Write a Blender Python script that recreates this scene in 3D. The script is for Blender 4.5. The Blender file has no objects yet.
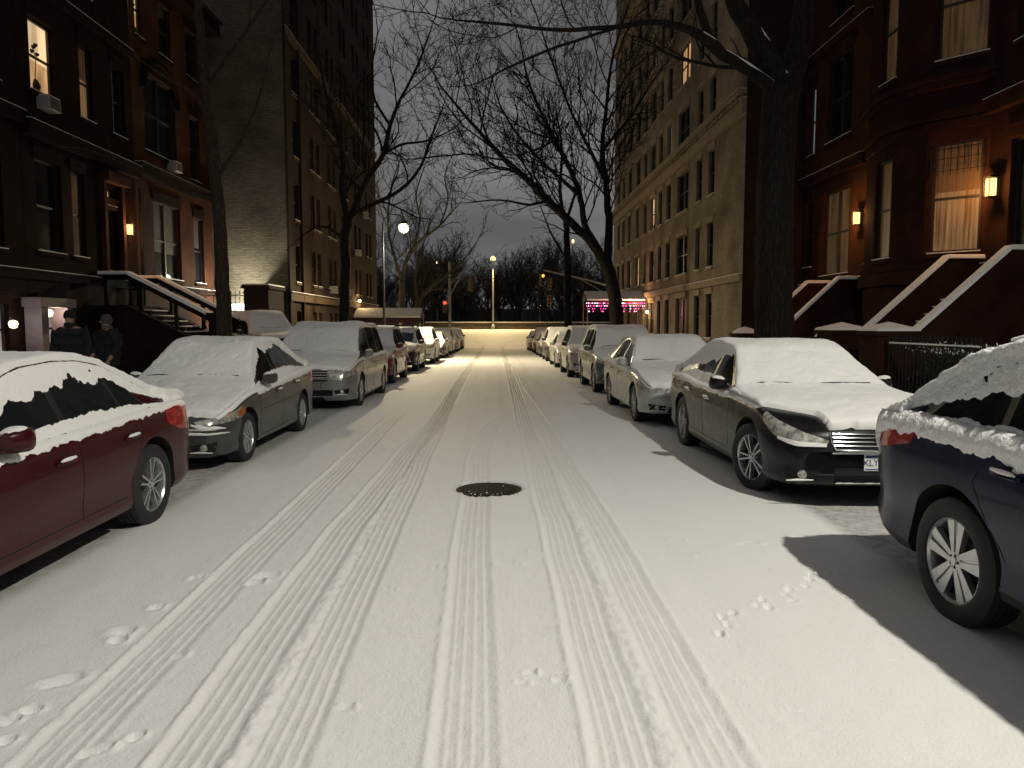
import bpy, bmesh, math, random
import numpy as np
from mathutils import Vector, Matrix
from mathutils.bvhtree import BVHTree
from math import sin, cos, pi, radians, sqrt, atan2, exp

random.seed(7); RNG = np.random.default_rng(7)
SC = bpy.context.scene
COL = SC.collection

# ------------------------------------------------------------------ camera
FP, CX, CY, HOR, VX, CAMH = 740.0, 512.0, 384.0, 324.0, 497.0, 1.70
cam_d = bpy.data.cameras.new('camera'); cam = bpy.data.objects.new('camera', cam_d); COL.objects.link(cam)
cam_d.sensor_width = 36; cam_d.lens = FP/1024*36; cam_d.clip_end = 3000; cam_d.clip_start = 0.05
cam.location = (0, 0, CAMH)
cam.rotation_euler = (pi/2-math.atan((CY-HOR)/FP), 0, -math.atan((CX-VX)/FP))
SC.camera = cam
CM = cam.rotation_euler.to_matrix()

def at(px, py, Y):
    d = CM @ Vector(((px-CX)/FP, -(py-CY)/FP, -1)); return Vector((0, 0, CAMH)) + d*(Y/d.y)
def atx(px, py, X):
    d = CM @ Vector(((px-CX)/FP, -(py-CY)/FP, -1)); return Vector((0, 0, CAMH)) + d*(X/d.x)
def gpx(px, py, z=0.0):
    d = CM @ Vector(((px-CX)/FP, -(py-CY)/FP, -1)); return Vector((0, 0, CAMH)) + d*((z-CAMH)/d.z)

# ------------------------------------------------------------------ ground profile along the street
def gz(Y):
    return float(np.interp(Y, GPY, GPZ))
_y = np.linspace(-60, 400, 4601)
_z = np.interp(_y, [-60, 14, 45, 60, 66, 92, 100, 130, 400], [0, 0, -.25, -.36, -.30, 1.0, 1.05, 1.0, -6])
_k = np.hanning(81); _k /= _k.sum()
GPY, GPZ = _y, np.convolve(np.pad(_z, 40, mode='edge'), _k, mode='valid')

# ------------------------------------------------------------------ noise
def vnoise(x, y, seed=0):
    x = np.asarray(x, float); y = np.asarray(y, float)
    xi = np.floor(x).astype(np.int64); yi = np.floor(y).astype(np.int64)
    fx = x-xi; fy = y-yi; fx = fx*fx*(3-2*fx); fy = fy*fy*(3-2*fy)
    def h(a, b):
        n = (a*374761393 + b*668265263 + seed*1442695041) & 0x7fffffff
        n = ((n ^ (n >> 13))*1274126177) & 0x7fffffff
        n = (n ^ (n >> 16)) & 0xffff
        return n/65535.0
    return ((h(xi, yi)*(1-fx)+h(xi+1, yi)*fx)*(1-fy)+(h(xi, yi+1)*(1-fx)+h(xi+1, yi+1)*fx)*fy)*2-1
def fbm(x, y, oct=4, seed=0):
    s = 0; a = 1; t = 0
    for i in range(oct):
        s = s+a*vnoise(np.asarray(x)*2**i, np.asarray(y)*2**i, seed+i*17); t += a; a *= .5
    return s/t
def sstep(a, b, x):
    t = np.clip((np.asarray(x, float)-a)/(b-a), 0, 1); return t*t*(3-2*t)

# ------------------------------------------------------------------ objects
def tag(o, label=None, cat=None, group=None, kind=None):
    if label: o['label'] = label
    if cat: o['category'] = cat
    if group: o['group'] = group
    if kind: o['kind'] = kind
    return o
def empty(name, loc=(0, 0, 0), rz=0.0, parent=None):
    o = bpy.data.objects.new(name, None); COL.objects.link(o); o.location = loc; o.rotation_euler = (0, 0, rz)
    o.empty_display_size = .2
    if parent: o.parent = parent
    return o
def obj(name, me, parent=None, loc=None, rot=None):
    o = bpy.data.objects.new(name, me); COL.objects.link(o)
    if parent: o.parent = parent
    if loc is not None: o.location = loc
    if rot is not None: o.rotation_euler = rot
    return o
def mesh(name, verts, faces, mats=None, smooth=False, midx=None, sharp=None, uv=None):
    me = bpy.data.meshes.new(name)
    me.from_pydata([tuple(v) for v in verts], [], [tuple(f) for f in faces])
    if mats:
        for m in (mats if isinstance(mats, (list, tuple)) else [mats]): me.materials.append(m)
    if midx is not None: me.polygons.foreach_set('material_index', midx)
    if smooth: me.polygons.foreach_set('use_smooth', [True]*len(me.polygons))
    if uv is not None:
        l = me.uv_layers.new(name='UVMap'); l.data.foreach_set('uv', np.asarray(uv, dtype=np.float32).ravel())
    me.update()
    if sharp: me.set_sharp_from_angle(angle=radians(sharp))
    return me
class MB:
    """collects shapes into one mesh"""
    def __init__(s): s.v = []; s.f = []; s.m = []
    def add(s, vs, fs, m=0):
        b = len(s.v); s.v += [tuple(v) for v in vs]; s.f += [tuple(i+b for i in f) for f in fs]; s.m += [m]*len(fs); return s
    def box(s, x0, x1, y0, y1, z0, z1, m=0):
        return s.add([(x0,y0,z0),(x1,y0,z0),(x1,y1,z0),(x0,y1,z0),(x0,y0,z1),(x1,y0,z1),(x1,y1,z1),(x0,y1,z1)],
              [(3,2,1,0),(4,5,6,7),(0,1,5,4),(1,2,6,5),(2,3,7,6),(3,0,4,7)], m)
    def hexa(s, p, m=0):   # 8 points, bottom ring then top ring
        return s.add(p, [(3,2,1,0),(4,5,6,7),(0,1,5,4),(1,2,6,5),(2,3,7,6),(3,0,4,7)], m)
    def bar(s, a, b, w, h, m=0):   # box bar between two points
        a = Vector(a); b = Vector(b); d = (b-a).normalized()
        u = d.cross(Vector((0, 0, 1)));
        if u.length < 1e-3: u = Vector((1, 0, 0))
        u.normalize(); n = u.cross(d).normalized(); p = []
        for q in (a, b):
            for (i, j) in ((-1, -1), (1, -1), (1, 1), (-1, 1)): p.append(q+u*i*w/2+n*j*h/2)
        return s.hexa(p, m)
    def tube(s, pts, rs, n=8, m=0, cap=True):
        pts = [Vector(p) for p in pts]
        if not hasattr(rs, '__len__'): rs = [rs]*len(pts)
        b = len(s.v); ref = None
        for i, p in enumerate(pts):
            d = (pts[min(i+1, len(pts)-1)]-pts[max(i-1, 0)])
            d = d.normalized() if d.length > 1e-9 else Vector((0, 0, 1))
            if ref is None: ref = Vector((1, 0, 0)) if abs(d.x) < .8 else Vector((0, 1, 0))
            u = (ref-d*ref.dot(d)).normalized(); ref = u; w = d.cross(u)
            for k in range(n):
                a = 2*pi*k/n; s.v.append(tuple(p+(u*cos(a)+w*sin(a))*rs[i]))
        for i in range(len(pts)-1):
            for k in range(n):
                k2 = (k+1) % n; s.f.append((b+i*n+k, b+i*n+k2, b+(i+1)*n+k2, b+(i+1)*n+k)); s.m.append(m)
        if cap:
            s.f.append(tuple(b+k for k in range(n))[::-1]); s.m.append(m)
            s.f.append(tuple(b+(len(pts)-1)*n+k for k in range(n))); s.m.append(m)
        return s
    def lathe(s, prof, c=(0, 0, 0), n=24, m=0, axis='z', capend=True):   # prof: (r, h)
        b = len(s.v)
        for (r, h) in prof:
            for k in range(n):
                a = 2*pi*k/n; x, y = r*cos(a), r*sin(a)
                s.v.append((c[0]+x, c[1]+y, c[2]+h) if axis == 'z' else (c[0]+h, c[1]+x, c[2]+y))
        for i in range(len(prof)-1):
            for k in range(n):
                k2 = (k+1) % n; s.f.append((b+i*n+k, b+i*n+k2, b+(i+1)*n+k2, b+(i+1)*n+k)); s.m.append(m)
        if capend:
            for i in (0, len(prof)-1):
                if prof[i][0] > 1e-4:
                    t = tuple(b+i*n+k for k in range(n)); s.f.append(t if i else t[::-1]); s.m.append(m)
        return s
    def me(s, name, mats, smooth=False, sharp=None, fix=True):
        me = mesh(name, s.v, s.f, mats, False, s.m)
        if fix:
            bm = bmesh.new(); bm.from_mesh(me); bmesh.ops.recalc_face_normals(bm, faces=bm.faces); bm.to_mesh(me); bm.free()
        if smooth:
            me.polygons.foreach_set('use_smooth', [True]*len(me.polygons)); me.set_sharp_from_angle(angle=radians(sharp or 40))
        return me
    def build(s, name, mats, parent=None, smooth=False, sharp=None, bevel=0):
        me = s.me(name, mats, smooth, sharp)
        o = obj(name, me, parent)
        if bevel:
            b = o.modifiers.new('bevel', 'BEVEL'); b.width = bevel; b.segments = 2; b.limit_method = 'ANGLE'
        return o
def tri(me):
    me.calc_loop_triangles(); return me

# ------------------------------------------------------------------ materials
MATS = {}
def mat(name, col, rough=.6, metal=0, bump=None, var=None, coat=0, spec=.5, emit=None, estr=0, trans=0, alpha=1, coords='Object', ior=1.45):
    """bump=(scale,strength,dist), var=(scale, amount)"""
    if name in MATS: return MATS[name]
    m = bpy.data.materials.new(name); m.use_nodes = True; nt = m.node_tree; b = nt.nodes['Principled BSDF']
    c = (*col, 1) if len(col) == 3 else col
    b.inputs['Base Color'].default_value = c; b.inputs['Roughness'].default_value = rough; b.inputs['Metallic'].default_value = metal
    b.inputs['Specular IOR Level'].default_value = spec; b.inputs['IOR'].default_value = ior
    if coat: b.inputs['Coat Weight'].default_value = coat; b.inputs['Coat Roughness'].default_value = .06
    if trans: b.inputs['Transmission Weight'].default_value = trans
    if emit: b.inputs['Emission Color'].default_value = (*emit, 1); b.inputs['Emission Strength'].default_value = estr
    tc = nt.nodes.new('ShaderNodeTexCoord')
    if var:
        n = nt.nodes.new('ShaderNodeTexNoise'); n.inputs['Scale'].default_value = var[0]; n.inputs['Detail'].default_value = 5; n.inputs['Roughness'].default_value = .6
        nt.links.new(tc.outputs[coords], n.inputs['Vector'])
        r = nt.nodes.new('ShaderNodeMapRange'); r.inputs['From Min'].default_value = .3; r.inputs['From Max'].default_value = .7
        r.inputs['To Min'].default_value = 1-var[1]; r.inputs['To Max'].default_value = 1+var[1]; nt.links.new(n.outputs['Fac'], r.inputs['Value'])
        mx = nt.nodes.new('ShaderNodeVectorMath'); mx.operation = 'SCALE'; mx.inputs[0].default_value = c[:3]; nt.links.new(r.outputs[0], mx.inputs['Scale'])
        nt.links.new(mx.outputs[0], b.inputs['Base Color'])
        r2 = nt.nodes.new('ShaderNodeMapRange'); r2.inputs['To Min'].default_value = max(rough-.12, .02); r2.inputs['To Max'].default_value = min(rough+.12, 1)
        nt.links.new(n.outputs['Fac'], r2.inputs['Value']); nt.links.new(r2.outputs[0], b.inputs['Roughness'])
    if bump:
        n = nt.nodes.new('ShaderNodeTexNoise'); n.inputs['Scale'].default_value = bump[0]; n.inputs['Detail'].default_value = 6
        nt.links.new(tc.outputs[coords], n.inputs['Vector'])
        bp = nt.nodes.new('ShaderNodeBump'); bp.inputs['Strength'].default_value = bump[1]; bp.inputs['Distance'].default_value = bump[2]
        nt.links.new(n.outputs['Fac'], bp.inputs['Height']); nt.links.new(bp.outputs[0], b.inputs['Normal'])
    MATS[name] = m; return m
def brick(name, c1, c2, mortar, w=.21, h=.07, rough=.9, bump=.4, ms=.008):
    if name in MATS: return MATS[name]
    m = bpy.data.materials.new(name); m.use_nodes = True; nt = m.node_tree; b = nt.nodes['Principled BSDF']; b.inputs['Roughness'].default_value = rough; b.inputs['Specular IOR Level'].default_value = .12
    uv = nt.nodes.new('ShaderNodeUVMap'); t = nt.nodes.new('ShaderNodeTexBrick')
    t.inputs['Scale'].default_value = 1; t.inputs['Brick Width'].default_value = w; t.inputs['Row Height'].default_value = h
    t.inputs['Mortar Size'].default_value = ms; t.inputs['Mortar Smooth'].default_value = .3; t.inputs['Bias'].default_value = -.1
    t.inputs['Color1'].default_value = (*c1, 1); t.inputs['Color2'].default_value = (*c2, 1); t.inputs['Mortar'].default_value = (*mortar, 1)
    nt.links.new(uv.outputs[0], t.inputs['Vector'])
    n = nt.nodes.new('ShaderNodeTexNoise'); n.inputs['Scale'].default_value = .6; n.inputs['Detail'].default_value = 8; nt.links.new(uv.outputs[0], n.inputs['Vector'])
    r = nt.nodes.new('ShaderNodeMapRange'); r.inputs['From Min'].default_value = .3; r.inputs['From Max'].default_value = .7; r.inputs['To Min'].default_value = .62; r.inputs['To Max'].default_value = 1.3
    nt.links.new(n.outputs['Fac'], r.inputs['Value'])
    mx = nt.nodes.new('ShaderNodeVectorMath'); mx.operation = 'SCALE'; nt.links.new(t.outputs['Color'], mx.inputs[0]); nt.links.new(r.outputs[0], mx.inputs['Scale'])
    nt.links.new(mx.outputs[0], b.inputs['Base Color'])
    bp = nt.nodes.new('ShaderNodeBump'); bp.inputs['Strength'].default_value = bump; bp.inputs['Distance'].default_value = .01; bp.invert = True
    nt.links.new(t.outputs['Fac'], bp.inputs['Height']); nt.links.new(bp.outputs[0], b.inputs['Normal'])
    MATS[name] = m; return m

SNOWC = (.80, .79, .77)
M_snow = mat('snow_fluffy', SNOWC, .75, bump=(55, .35, .012), var=(2.5, .03), spec=.25)
M_snowcar = mat('snow_on_car', (.82, .81, .79), .75, bump=(70, .35, .01), spec=.25)
M_snowrough = mat('snow_granular', (.80, .80, .80), .75, bump=(42, .9, .02), spec=.25)
M_black = mat('black_plastic', (.018, .018, .02), .45, var=(9, .2))
M_rubber = mat('tyre_rubber', (.02, .02, .021), .75, bump=(60, .2, .003))
M_glass = mat('car_glass', (.012, .014, .014), .04, spec=.6, coat=.3)
M_chrome = mat('chrome', (.75, .75, .75), .12, metal=1)
M_alloy = mat('alloy_wheel', (.55, .55, .55), .32, metal=.85, var=(14, .1))
M_alloyd = mat('alloy_dark', (.22, .22, .23), .35, metal=.8)
M_lens = mat('headlamp_lens', (.46, .45, .40), .22, metal=.45, coat=1, var=(16, .75))
M_amber = mat('amber_lens', (.35, .09, .02), .12, coat=.8)
M_red = mat('red_lens', (.30, .008, .008), .10, coat=1, var=(20, .3))
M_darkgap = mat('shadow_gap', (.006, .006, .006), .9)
M_iron = mat('black_iron', (.008, .008, .008), .7, spec=.2)
M_white = mat('white_plate', (.75, .76, .78), .4)
M_ink = mat('plate_ink', (.03, .04, .12), .5)

def light(kind, name, loc, energy, col, radius=.1, target=None, size=None, blend=1, parent=None):
    d = bpy.data.lights.new(name, kind); d.energy = energy; d.color = col; d.shadow_soft_size = radius
    o = bpy.data.objects.new(name, d); COL.objects.link(o); o.location = loc
    if kind == 'SPOT': d.spot_size = radians(size or 150); d.spot_blend = blend
    if target is not None: o.rotation_euler = (Vector(target)-Vector(loc)).to_track_quat('-Z', 'Y').to_euler()
    if parent: o.parent = parent
    return o

def bark(name, col, sc=9, strength=.9):
    m = mat(name, col, .95, spec=.15); nt = m.node_tree; b = nt.nodes['Principled BSDF']; tc = nt.nodes.new('ShaderNodeTexCoord'); mp = nt.nodes.new('ShaderNodeMapping'); mp.inputs['Scale'].default_value = (1, 1, .22)
    nt.links.new(tc.outputs['Object'], mp.inputs[0]); v = nt.nodes.new('ShaderNodeTexVoronoi'); v.feature = 'DISTANCE_TO_EDGE'; v.inputs['Scale'].default_value = sc*1.6; nt.links.new(mp.outputs[0], v.inputs['Vector'])
    n = nt.nodes.new('ShaderNodeTexNoise'); n.inputs['Scale'].default_value = sc*2; n.inputs['Detail'].default_value = 8; nt.links.new(mp.outputs[0], n.inputs['Vector'])
    a = nt.nodes.new('ShaderNodeMath'); a.operation = 'MULTIPLY_ADD'; nt.links.new(v.outputs['Distance'], a.inputs[0]); a.inputs[1].default_value = 1.6; nt.links.new(n.outputs['Fac'], a.inputs[2])
    bp = nt.nodes.new('ShaderNodeBump'); bp.inputs['Strength'].default_value = strength; bp.inputs['Distance'].default_value = .05; nt.links.new(a.outputs[0], bp.inputs['Height']); nt.links.new(bp.outputs[0], b.inputs['Normal'])
    r = nt.nodes.new('ShaderNodeMapRange'); r.inputs['From Min'].default_value = .3; r.inputs['From Max'].default_value = 1.1; r.inputs['To Min'].default_value = .55; r.inputs['To Max'].default_value = 1.6; nt.links.new(a.outputs[0], r.inputs['Value'])
    mx = nt.nodes.new('ShaderNodeVectorMath'); mx.operation = 'SCALE'; mx.inputs[0].default_value = col; nt.links.new(r.outputs[0], mx.inputs['Scale']); nt.links.new(mx.outputs[0], b.inputs['Base Color'])
    return m
# ================================================================== GROUND
def near_grid(xs, ys, hfun, name, mats, wear_shade=True, xfun=None):
    X, Yv = np.meshgrid(xs, ys); Z, Wr = hfun(X, Yv)
    nx, ny = len(xs), len(ys)
    me = bpy.data.meshes.new(name); nv = nx*ny
    me.vertices.add(nv); co = np.stack([X, Yv, Z], -1).astype(np.float32); me.vertices.foreach_set('co', co.ravel())
    i = np.arange((ny-1)*(nx-1)); r = i//(nx-1); c = i % (nx-1); a = r*nx+c
    q = np.stack([a, a+1, a+nx+1, a+nx], -1).astype(np.int32)
    me.loops.add(q.size); me.loops.foreach_set('vertex_index', q.ravel())
    me.polygons.add(len(q)); me.polygons.foreach_set('loop_start', np.arange(len(q), dtype=np.int32)*4); me.polygons.foreach_set('loop_total', np.full(len(q), 4, dtype=np.int32))
    me.polygons.foreach_set('use_smooth', np.ones(len(q), dtype=bool))
    me.update(calc_edges=True); me.validate()
    if wear_shade:
        at_ = me.attributes.new('wear_shade', 'FLOAT', 'POINT'); at_.data.foreach_set('value', Wr.astype(np.float32).ravel())
    for m in mats: me.materials.append(m)
    return me

def snow_ground_mat(name, snow=(.80, .79, .775), slush=(.20, .18, .155)):
    m = bpy.data.materials.new(name); m.use_nodes = True; nt = m.node_tree; b = nt.nodes['Principled BSDF']
    b.inputs['Roughness'].default_value = .7; b.inputs['Specular IOR Level'].default_value = .3
    a = nt.nodes.new('ShaderNodeAttribute'); a.attribute_name = 'wear_shade'
    tc = nt.nodes.new('ShaderNodeTexCoord')
    n = nt.nodes.new('ShaderNodeTexNoise'); n.inputs['Scale'].default_value = 9; n.inputs['Detail'].default_value = 8; n.inputs['Roughness'].default_value = .7
    nt.links.new(tc.outputs['Object'], n.inputs['Vector'])
    mul = nt.nodes.new('ShaderNodeMath'); mul.operation = 'MULTIPLY'; nt.links.new(a.outputs['Fac'], mul.inputs[0])
    mr = nt.nodes.new('ShaderNodeMapRange'); mr.inputs['From Min'].default_value = .3; mr.inputs['From Max'].default_value = .7; mr.inputs['To Min'].default_value = .35; mr.inputs['To Max'].default_value = 1.5
    nt.links.new(n.outputs['Fac'], mr.inputs['Value']); nt.links.new(mr.outputs[0], mul.inputs[1])
    mx = nt.nodes.new('ShaderNodeMix'); mx.data_type = 'RGBA'; mx.clamp_factor = True
    nt.links.new(mul.outputs[0], mx.inputs['Factor']); mx.inputs[6].default_value = (*snow, 1); mx.inputs[7].default_value = (*slush, 1)
    nt.links.new(mx.outputs[2], b.inputs['Base Color'])
    n2 = nt.nodes.new('ShaderNodeTexNoise'); n2.inputs['Scale'].default_value = 70; n2.inputs['Detail'].default_value = 6; nt.links.new(tc.outputs['Object'], n2.inputs['Vector'])
    n3 = nt.nodes.new('ShaderNodeTexNoise'); n3.inputs['Scale'].default_value = 1.3; n3.inputs['Detail'].default_value = 4; nt.links.new(tc.outputs['Object'], n3.inputs['Vector'])
    b1 = nt.nodes.new('ShaderNodeBump'); b1.inputs['Strength'].default_value = .6; b1.inputs['Distance'].default_value = .008; nt.links.new(n2.outputs['Fac'], b1.inputs['Height'])
    b2 = nt.nodes.new('ShaderNodeBump'); b2.inputs['Strength'].default_value = .4; b2.inputs['Distance'].default_value = .05; nt.links.new(n3.outputs['Fac'], b2.inputs['Height'])
    nt.links.new(b1.outputs[0], b2.inputs['Normal']); nt.links.new(b2.outputs[0], b.inputs['Normal'])
    return m
M_road = snow_ground_mat('snow_on_road')

LK, RK = -4.95, 4.75          # kerb lines
# tracks: centre polyline (Y, X), width, depth, ribs, wear, edge ridge left/right
TR = [
 dict(p=[(-8,-1.74),(2.7,-1.735),(5.6,-1.79),(9,-1.83),(14,-1.9),(30,-2.0)], w=.27, d=.009, ribs=4, wear_shade=.03, rl=0.0096, rr=0.0024, y1=16),
 dict(p=[(-8,-1.20),(2.7,-1.21),(5.6,-1.26),(10,-1.18),(13,-1.02),(20,-1.10),(40,-1.15),(62,-1.2)], w=.28, d=.0115, ribs=4, wear_shade=.20, rl=0.0108, rr=0.0060, y1=90),
 dict(p=[(-8,-.86),(2.7,-.87),(5.6,-.92),(10,-.98),(13,-.98),(20,-1.05),(62,-1.15)], w=.27, d=.0115, ribs=4, wear_shade=.12, rl=0.0024, rr=0.0024, y1=26),
 dict(p=[(-8,-.10),(2.7,-.13),(5.6,-.19),(7.4,-.205),(9.2,-.235),(11,-.18),(12.2,-.06),(14,.22),(17,.42)], w=.27, d=.009, ribs=4, wear_shade=.04, rl=0.0084, rr=0.0036, y1=14.5),
 dict(p=[(-8,.5),(2.7,.50),(5.6,.51),(9,.50),(14,.48),(20,.5),(62,.45)], w=.27, d=.0115, ribs=4, wear_shade=.11, rl=0.0096, rr=0.0024, y1=90),
 dict(p=[(-8,.84),(2.7,.86),(5.6,.86),(9,.80),(14,.72),(20,.60),(62,.55)], w=.27, d=.009, ribs=4, wear_shade=.07, rl=0.0024, rr=0.0072, y1=60),
]
def road_h(X, Y):
    base = np.interp(Y, GPY, GPZ)
    h = .006*fbm(X*.9, Y*.5, 3, 5)+.0035*fbm(X*6, Y*4, 3, 9)
    h = h + .0022*fbm(X*30, Y*26, 3, 21)*(Y < 16)
    h = h + .012*sstep(1.6, 3.0, np.abs(X))          # deeper snow towards the parked cars
    wear_shade = np.clip(.04+.05*fbm(X*1.2, Y*.35, 3, 31), 0, 1)*sstep(2.4, 1.2, np.abs(X))*sstep(6, 14, Y)
    wear_shade = wear_shade + .10*sstep(13, 26, Y)*sstep(2.0, .8, np.abs(X))*(.6+.5*fbm(X*3, Y*.6, 4, 77))
    wear_shade = wear_shade+.10*np.clip(fbm(X*7, Y*.16, 3, 410)+.15, 0, 1)*sstep(2.0, 1.2, np.abs(X))*sstep(3, 16, Y)
    # faint old pass
    for (xc, wv, dd) in ((-.52, .17, .007), (-2.35, .25, .006), (1.25, .12, .005), (.16, .1, .004)):
        h = h - dd*np.exp(-((X-xc-.05*np.sin(Y*.4))/wv)**2)
    for k, t in enumerate(TR):
        py, pxx = zip(*t['p']); xc = np.interp(Y, py, pxx) + .008*vnoise(Y*1.3, Y*0+k, 3)
        u = (X-xc)/(t['w']/2); fade = sstep(t['y1'], t['y1']*.8, Y)
        edge = .02*vnoise(X*3, Y*7, 60+k)+.03*vnoise(X*20, Y*25, 80+k)
        inside = sstep(1.06, .76, np.abs(u)+edge)
        rib = .5+.5*np.cos((u+1)*pi*t['ribs'])
        lug = .5+.5*vnoise(X*60, Y*45, 90+k)
        lines = sum(np.exp(-((u-q)/.085)**2) for q in np.linspace(-.6, .6, t['ribs']))
        rib = lines
        prof = -t['d']*(1-.55*lines*(.9+.1*lug))*inside
        h = h + fade*prof
        rough = (.8+.4*vnoise(X*9, Y*9, 40+k)+.5*vnoise(X*34, Y*40, 41+k))
        h = h + fade*t['rl']*np.exp(-((u+1.14)/.13)**2)*rough + fade*t['rr']*np.exp(-((u-1.14)/.13)**2)*rough
        h = h + fade*.0018*inside*vnoise(X*28, Y*26, 51+k)
        wear_shade = wear_shade + fade*inside*t['wear_shade']*(.7+.45*fbm(X*4, Y*.7, 3, 100+k))*(.4+1.8*sstep(6, 22, Y))
        wear_shade = wear_shade + fade*inside*.26*sum(np.exp(-((u-q-.17)/.06)**2) for q in np.linspace(-.6, .6, t['ribs']))*(.7+.3*vnoise(X*2, Y*1.2, 70+k))*sstep(24, 5, Y)  # thin dark lines beside the ribs: painted shadow and bare asphalt
    # chewed snow between the doubled wheel paths
    for (xc, s) in ((-1.035, 1), (.68, .7)):
        m = np.exp(-((X-xc)/.05)**2)*sstep(16, 8, Y)
        h = h + m*s*(.004+.009*vnoise(X*24, Y*24, 200)+.006*vnoise(X*60, Y*50, 203)); wear_shade = wear_shade+m*.22*s*np.clip(vnoise(X*22, Y*18, 201)+.1, 0, 1)
    # prints and scuffs: (px, py, half length x, half length y, dent, rim)
    def dent(px, py, lx, ly, d, rim, ang=0):
        nonlocal h
        g = gpx(px, py, .0); dx = X-g.x; dy = Y-g.y; ca, sa = cos(ang), sin(ang)
        a = (dx*ca+dy*sa)/lx; b = (-dx*sa+dy*ca)/ly; r = np.sqrt(a*a+b*b)
        far_side = .5+.5*np.clip((a+b)*1.0, -1, 1)
        h = h - d*sstep(1.0, .55, r) + rim*np.exp(-((r-1.15)/.25)**2)*(.35+.65*far_side)*(.8+.4*vnoise(X*30, Y*30, 7))
    for (px, py) in ((722,617),(728,625),(733,613),(757,607),(762,600),(768,608),(786,597),(789,590),(792,600),(806,587),(809,580),(811,575),(833,575),(720,634)):
        dent(px, py, .028, .035, .022, .024)
    for (px, py, l) in ((745,545,.16),(795,538,.10),(675,540,.09),(700,557,.05),(440,567,.07),(508,564,.14),(522,683,.05),(530,673,.05),(560,680,.05),(345,708,.06),(390,589,.05),(536,551,.07),(855,537,.06)):
        dent(px, py, l*.8, .022, .008, .020, .15)
    for (px, py, lx, ly) in ((265,577,.11,.06),(255,583,.07,.05),(122,633,.07,.07),(118,641,.05,.05),(157,608,.05,.04),(60,683,.11,.05),(30,712,.05,.04),(8,722,.05,.04),(6,742,.04,.04),(180,656,.04,.03),(136,738,.04,.03),(96,752,.07,.03),(197,578,.06,.03)):
        dent(px, py, lx, ly, .022, .018, .5)
    # bare, wet patches and painted shade under the cars, and the manhole cover
    r = np.sqrt((X+.085)**2+(Y-7.58)**2)/.335
    h = h - (.05)*sstep(1.04+.0, .98, r+.02*vnoise(X*30, Y*30, 12)); wear_shade = wear_shade+.5*sstep(1.22, 1.0, r)*(.5+.5*vnoise(X*6, Y*6, 4))
    und = np.maximum(sstep(-2.95, -3.2, X)*sstep(-4.8, -4.5, X), sstep(2.72, 2.95, X)*sstep(4.7, 4.4, X))*sstep(66, 62, Y)*sstep(-3, 0, Y)
    h = h - .018*und; wear_shade = wear_shade + und*.55
    mtr = 1-sstep(.0, .03, np.abs(X)*0)
    # loose crumbs
    cr = vnoise(X*45, Y*45, 300); h = h + .006*sstep(.86, .97, cr)*(Y < 9)
    h = h + .002
    return base+h, np.clip(wear_shade, 0, 1)

xs = np.concatenate([np.arange(LK+.01, -2.1, .035), np.arange(-2.1, 1.3, .0075), np.arange(1.3, 3.0, .018), np.arange(3.0, RK-.01, .04)])
ys = [1.9]
while ys[-1] < 66: ys.append(ys[-1]+max(.011, ys[-1]*.0062))
ys = np.array([-9, -6, -4, -2, -.5, .5, 1.2, 1.6]+ys)
me = near_grid(xs, ys, road_h, 'snowy_road', [M_road])
road = tag(obj('snowy_road', me), kind='structure')

def flat_h(off, amp=.03, wear_shade=.05, seed=0):
    def f(X, Y):
        return np.interp(Y, GPY, GPZ)+off+amp*fbm(X*1.1, Y*.8, 4, seed)*.6+amp*.3*fbm(X*5, Y*5, 3, seed+4), np.clip(wear_shade+wear_shade*fbm(X*1.5, Y*.7, 3, seed+2), 0, 1)
    return f
ysw = np.arange(-9, 60.2, .3)
for side, x0, x1 in (('left', -13.5, LK-.16), ('right', RK+.16, 13.5)):
    me = near_grid(np.arange(x0, x1+.01, (x1-x0)/30), ysw, flat_h(.17, .03, .05, 11 if side == 'left' else 12), 'sidewalk_'+side, [M_road])
    tag(obj('sidewalk_'+side, me), kind='structure')
    k = MB(); kx0, kx1 = (LK-.17, LK) if side == 'left' else (RK, RK+.17)
    for a in np.arange(-9, 60, 3.0):
        k.add([(kx0,a,gz(a)-.1),(kx1,a,gz(a)-.1),(kx1,a,gz(a)+.16),(kx0,a,gz(a)+.16),(kx0,a+3,gz(a+3)-.1),(kx1,a+3,gz(a+3)-.1),(kx1,a+3,gz(a+3)+.16),(kx0,a+3,gz(a+3)+.16)],
              [(0,1,2,3),(7,6,5,4),(3,2,6,7),(0,3,7,4),(1,5,6,2)])
    o = k.build('kerb_'+side, [mat('kerb_stone', (.30, .29, .28), .85, var=(6, .2), bump=(30, .3, .01))]); tag(o, kind='structure')
# avenue at the end of the street, park ground beyond
def ave_h(X, Y):
    h = np.interp(Y, GPY, GPZ)+.0+.02*fbm(X*.5, Y*.5, 4, 55)
    w = .16+.12*fbm(X*.08, Y*.6, 4, 50)
    for yc in (70, 72, 75.5, 78, 82, 84.5): w = w+.22*np.exp(-((Y-yc-.01*X)/.22)**2)
    for xc, y1 in ((-1.2, 74), (.5, 74)): w = w+.2*np.exp(-((X-xc-(Y-66)**2*.02*np.sign(xc))/.3)**2)*(Y < y1)
    h = h + .006*fbm(X*4, Y*4, 3, 4)
    return h, np.clip(w, 0, .6)
me = near_grid(np.arange(-90, 90.1, .6), np.concatenate([np.arange(66.0, 90, .15), np.arange(90, 96, .5)]), ave_h, 'snowy_avenue', [M_road]); tag(obj('snowy_avenue', me), kind='structure')
def base_h(X, Y):
    return np.interp(Y, GPY, GPZ)-.12-.0*X+1.2*fbm(X*.03, Y*.03, 3, 8)*sstep(100, 140, Y), .05+0*X
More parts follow.
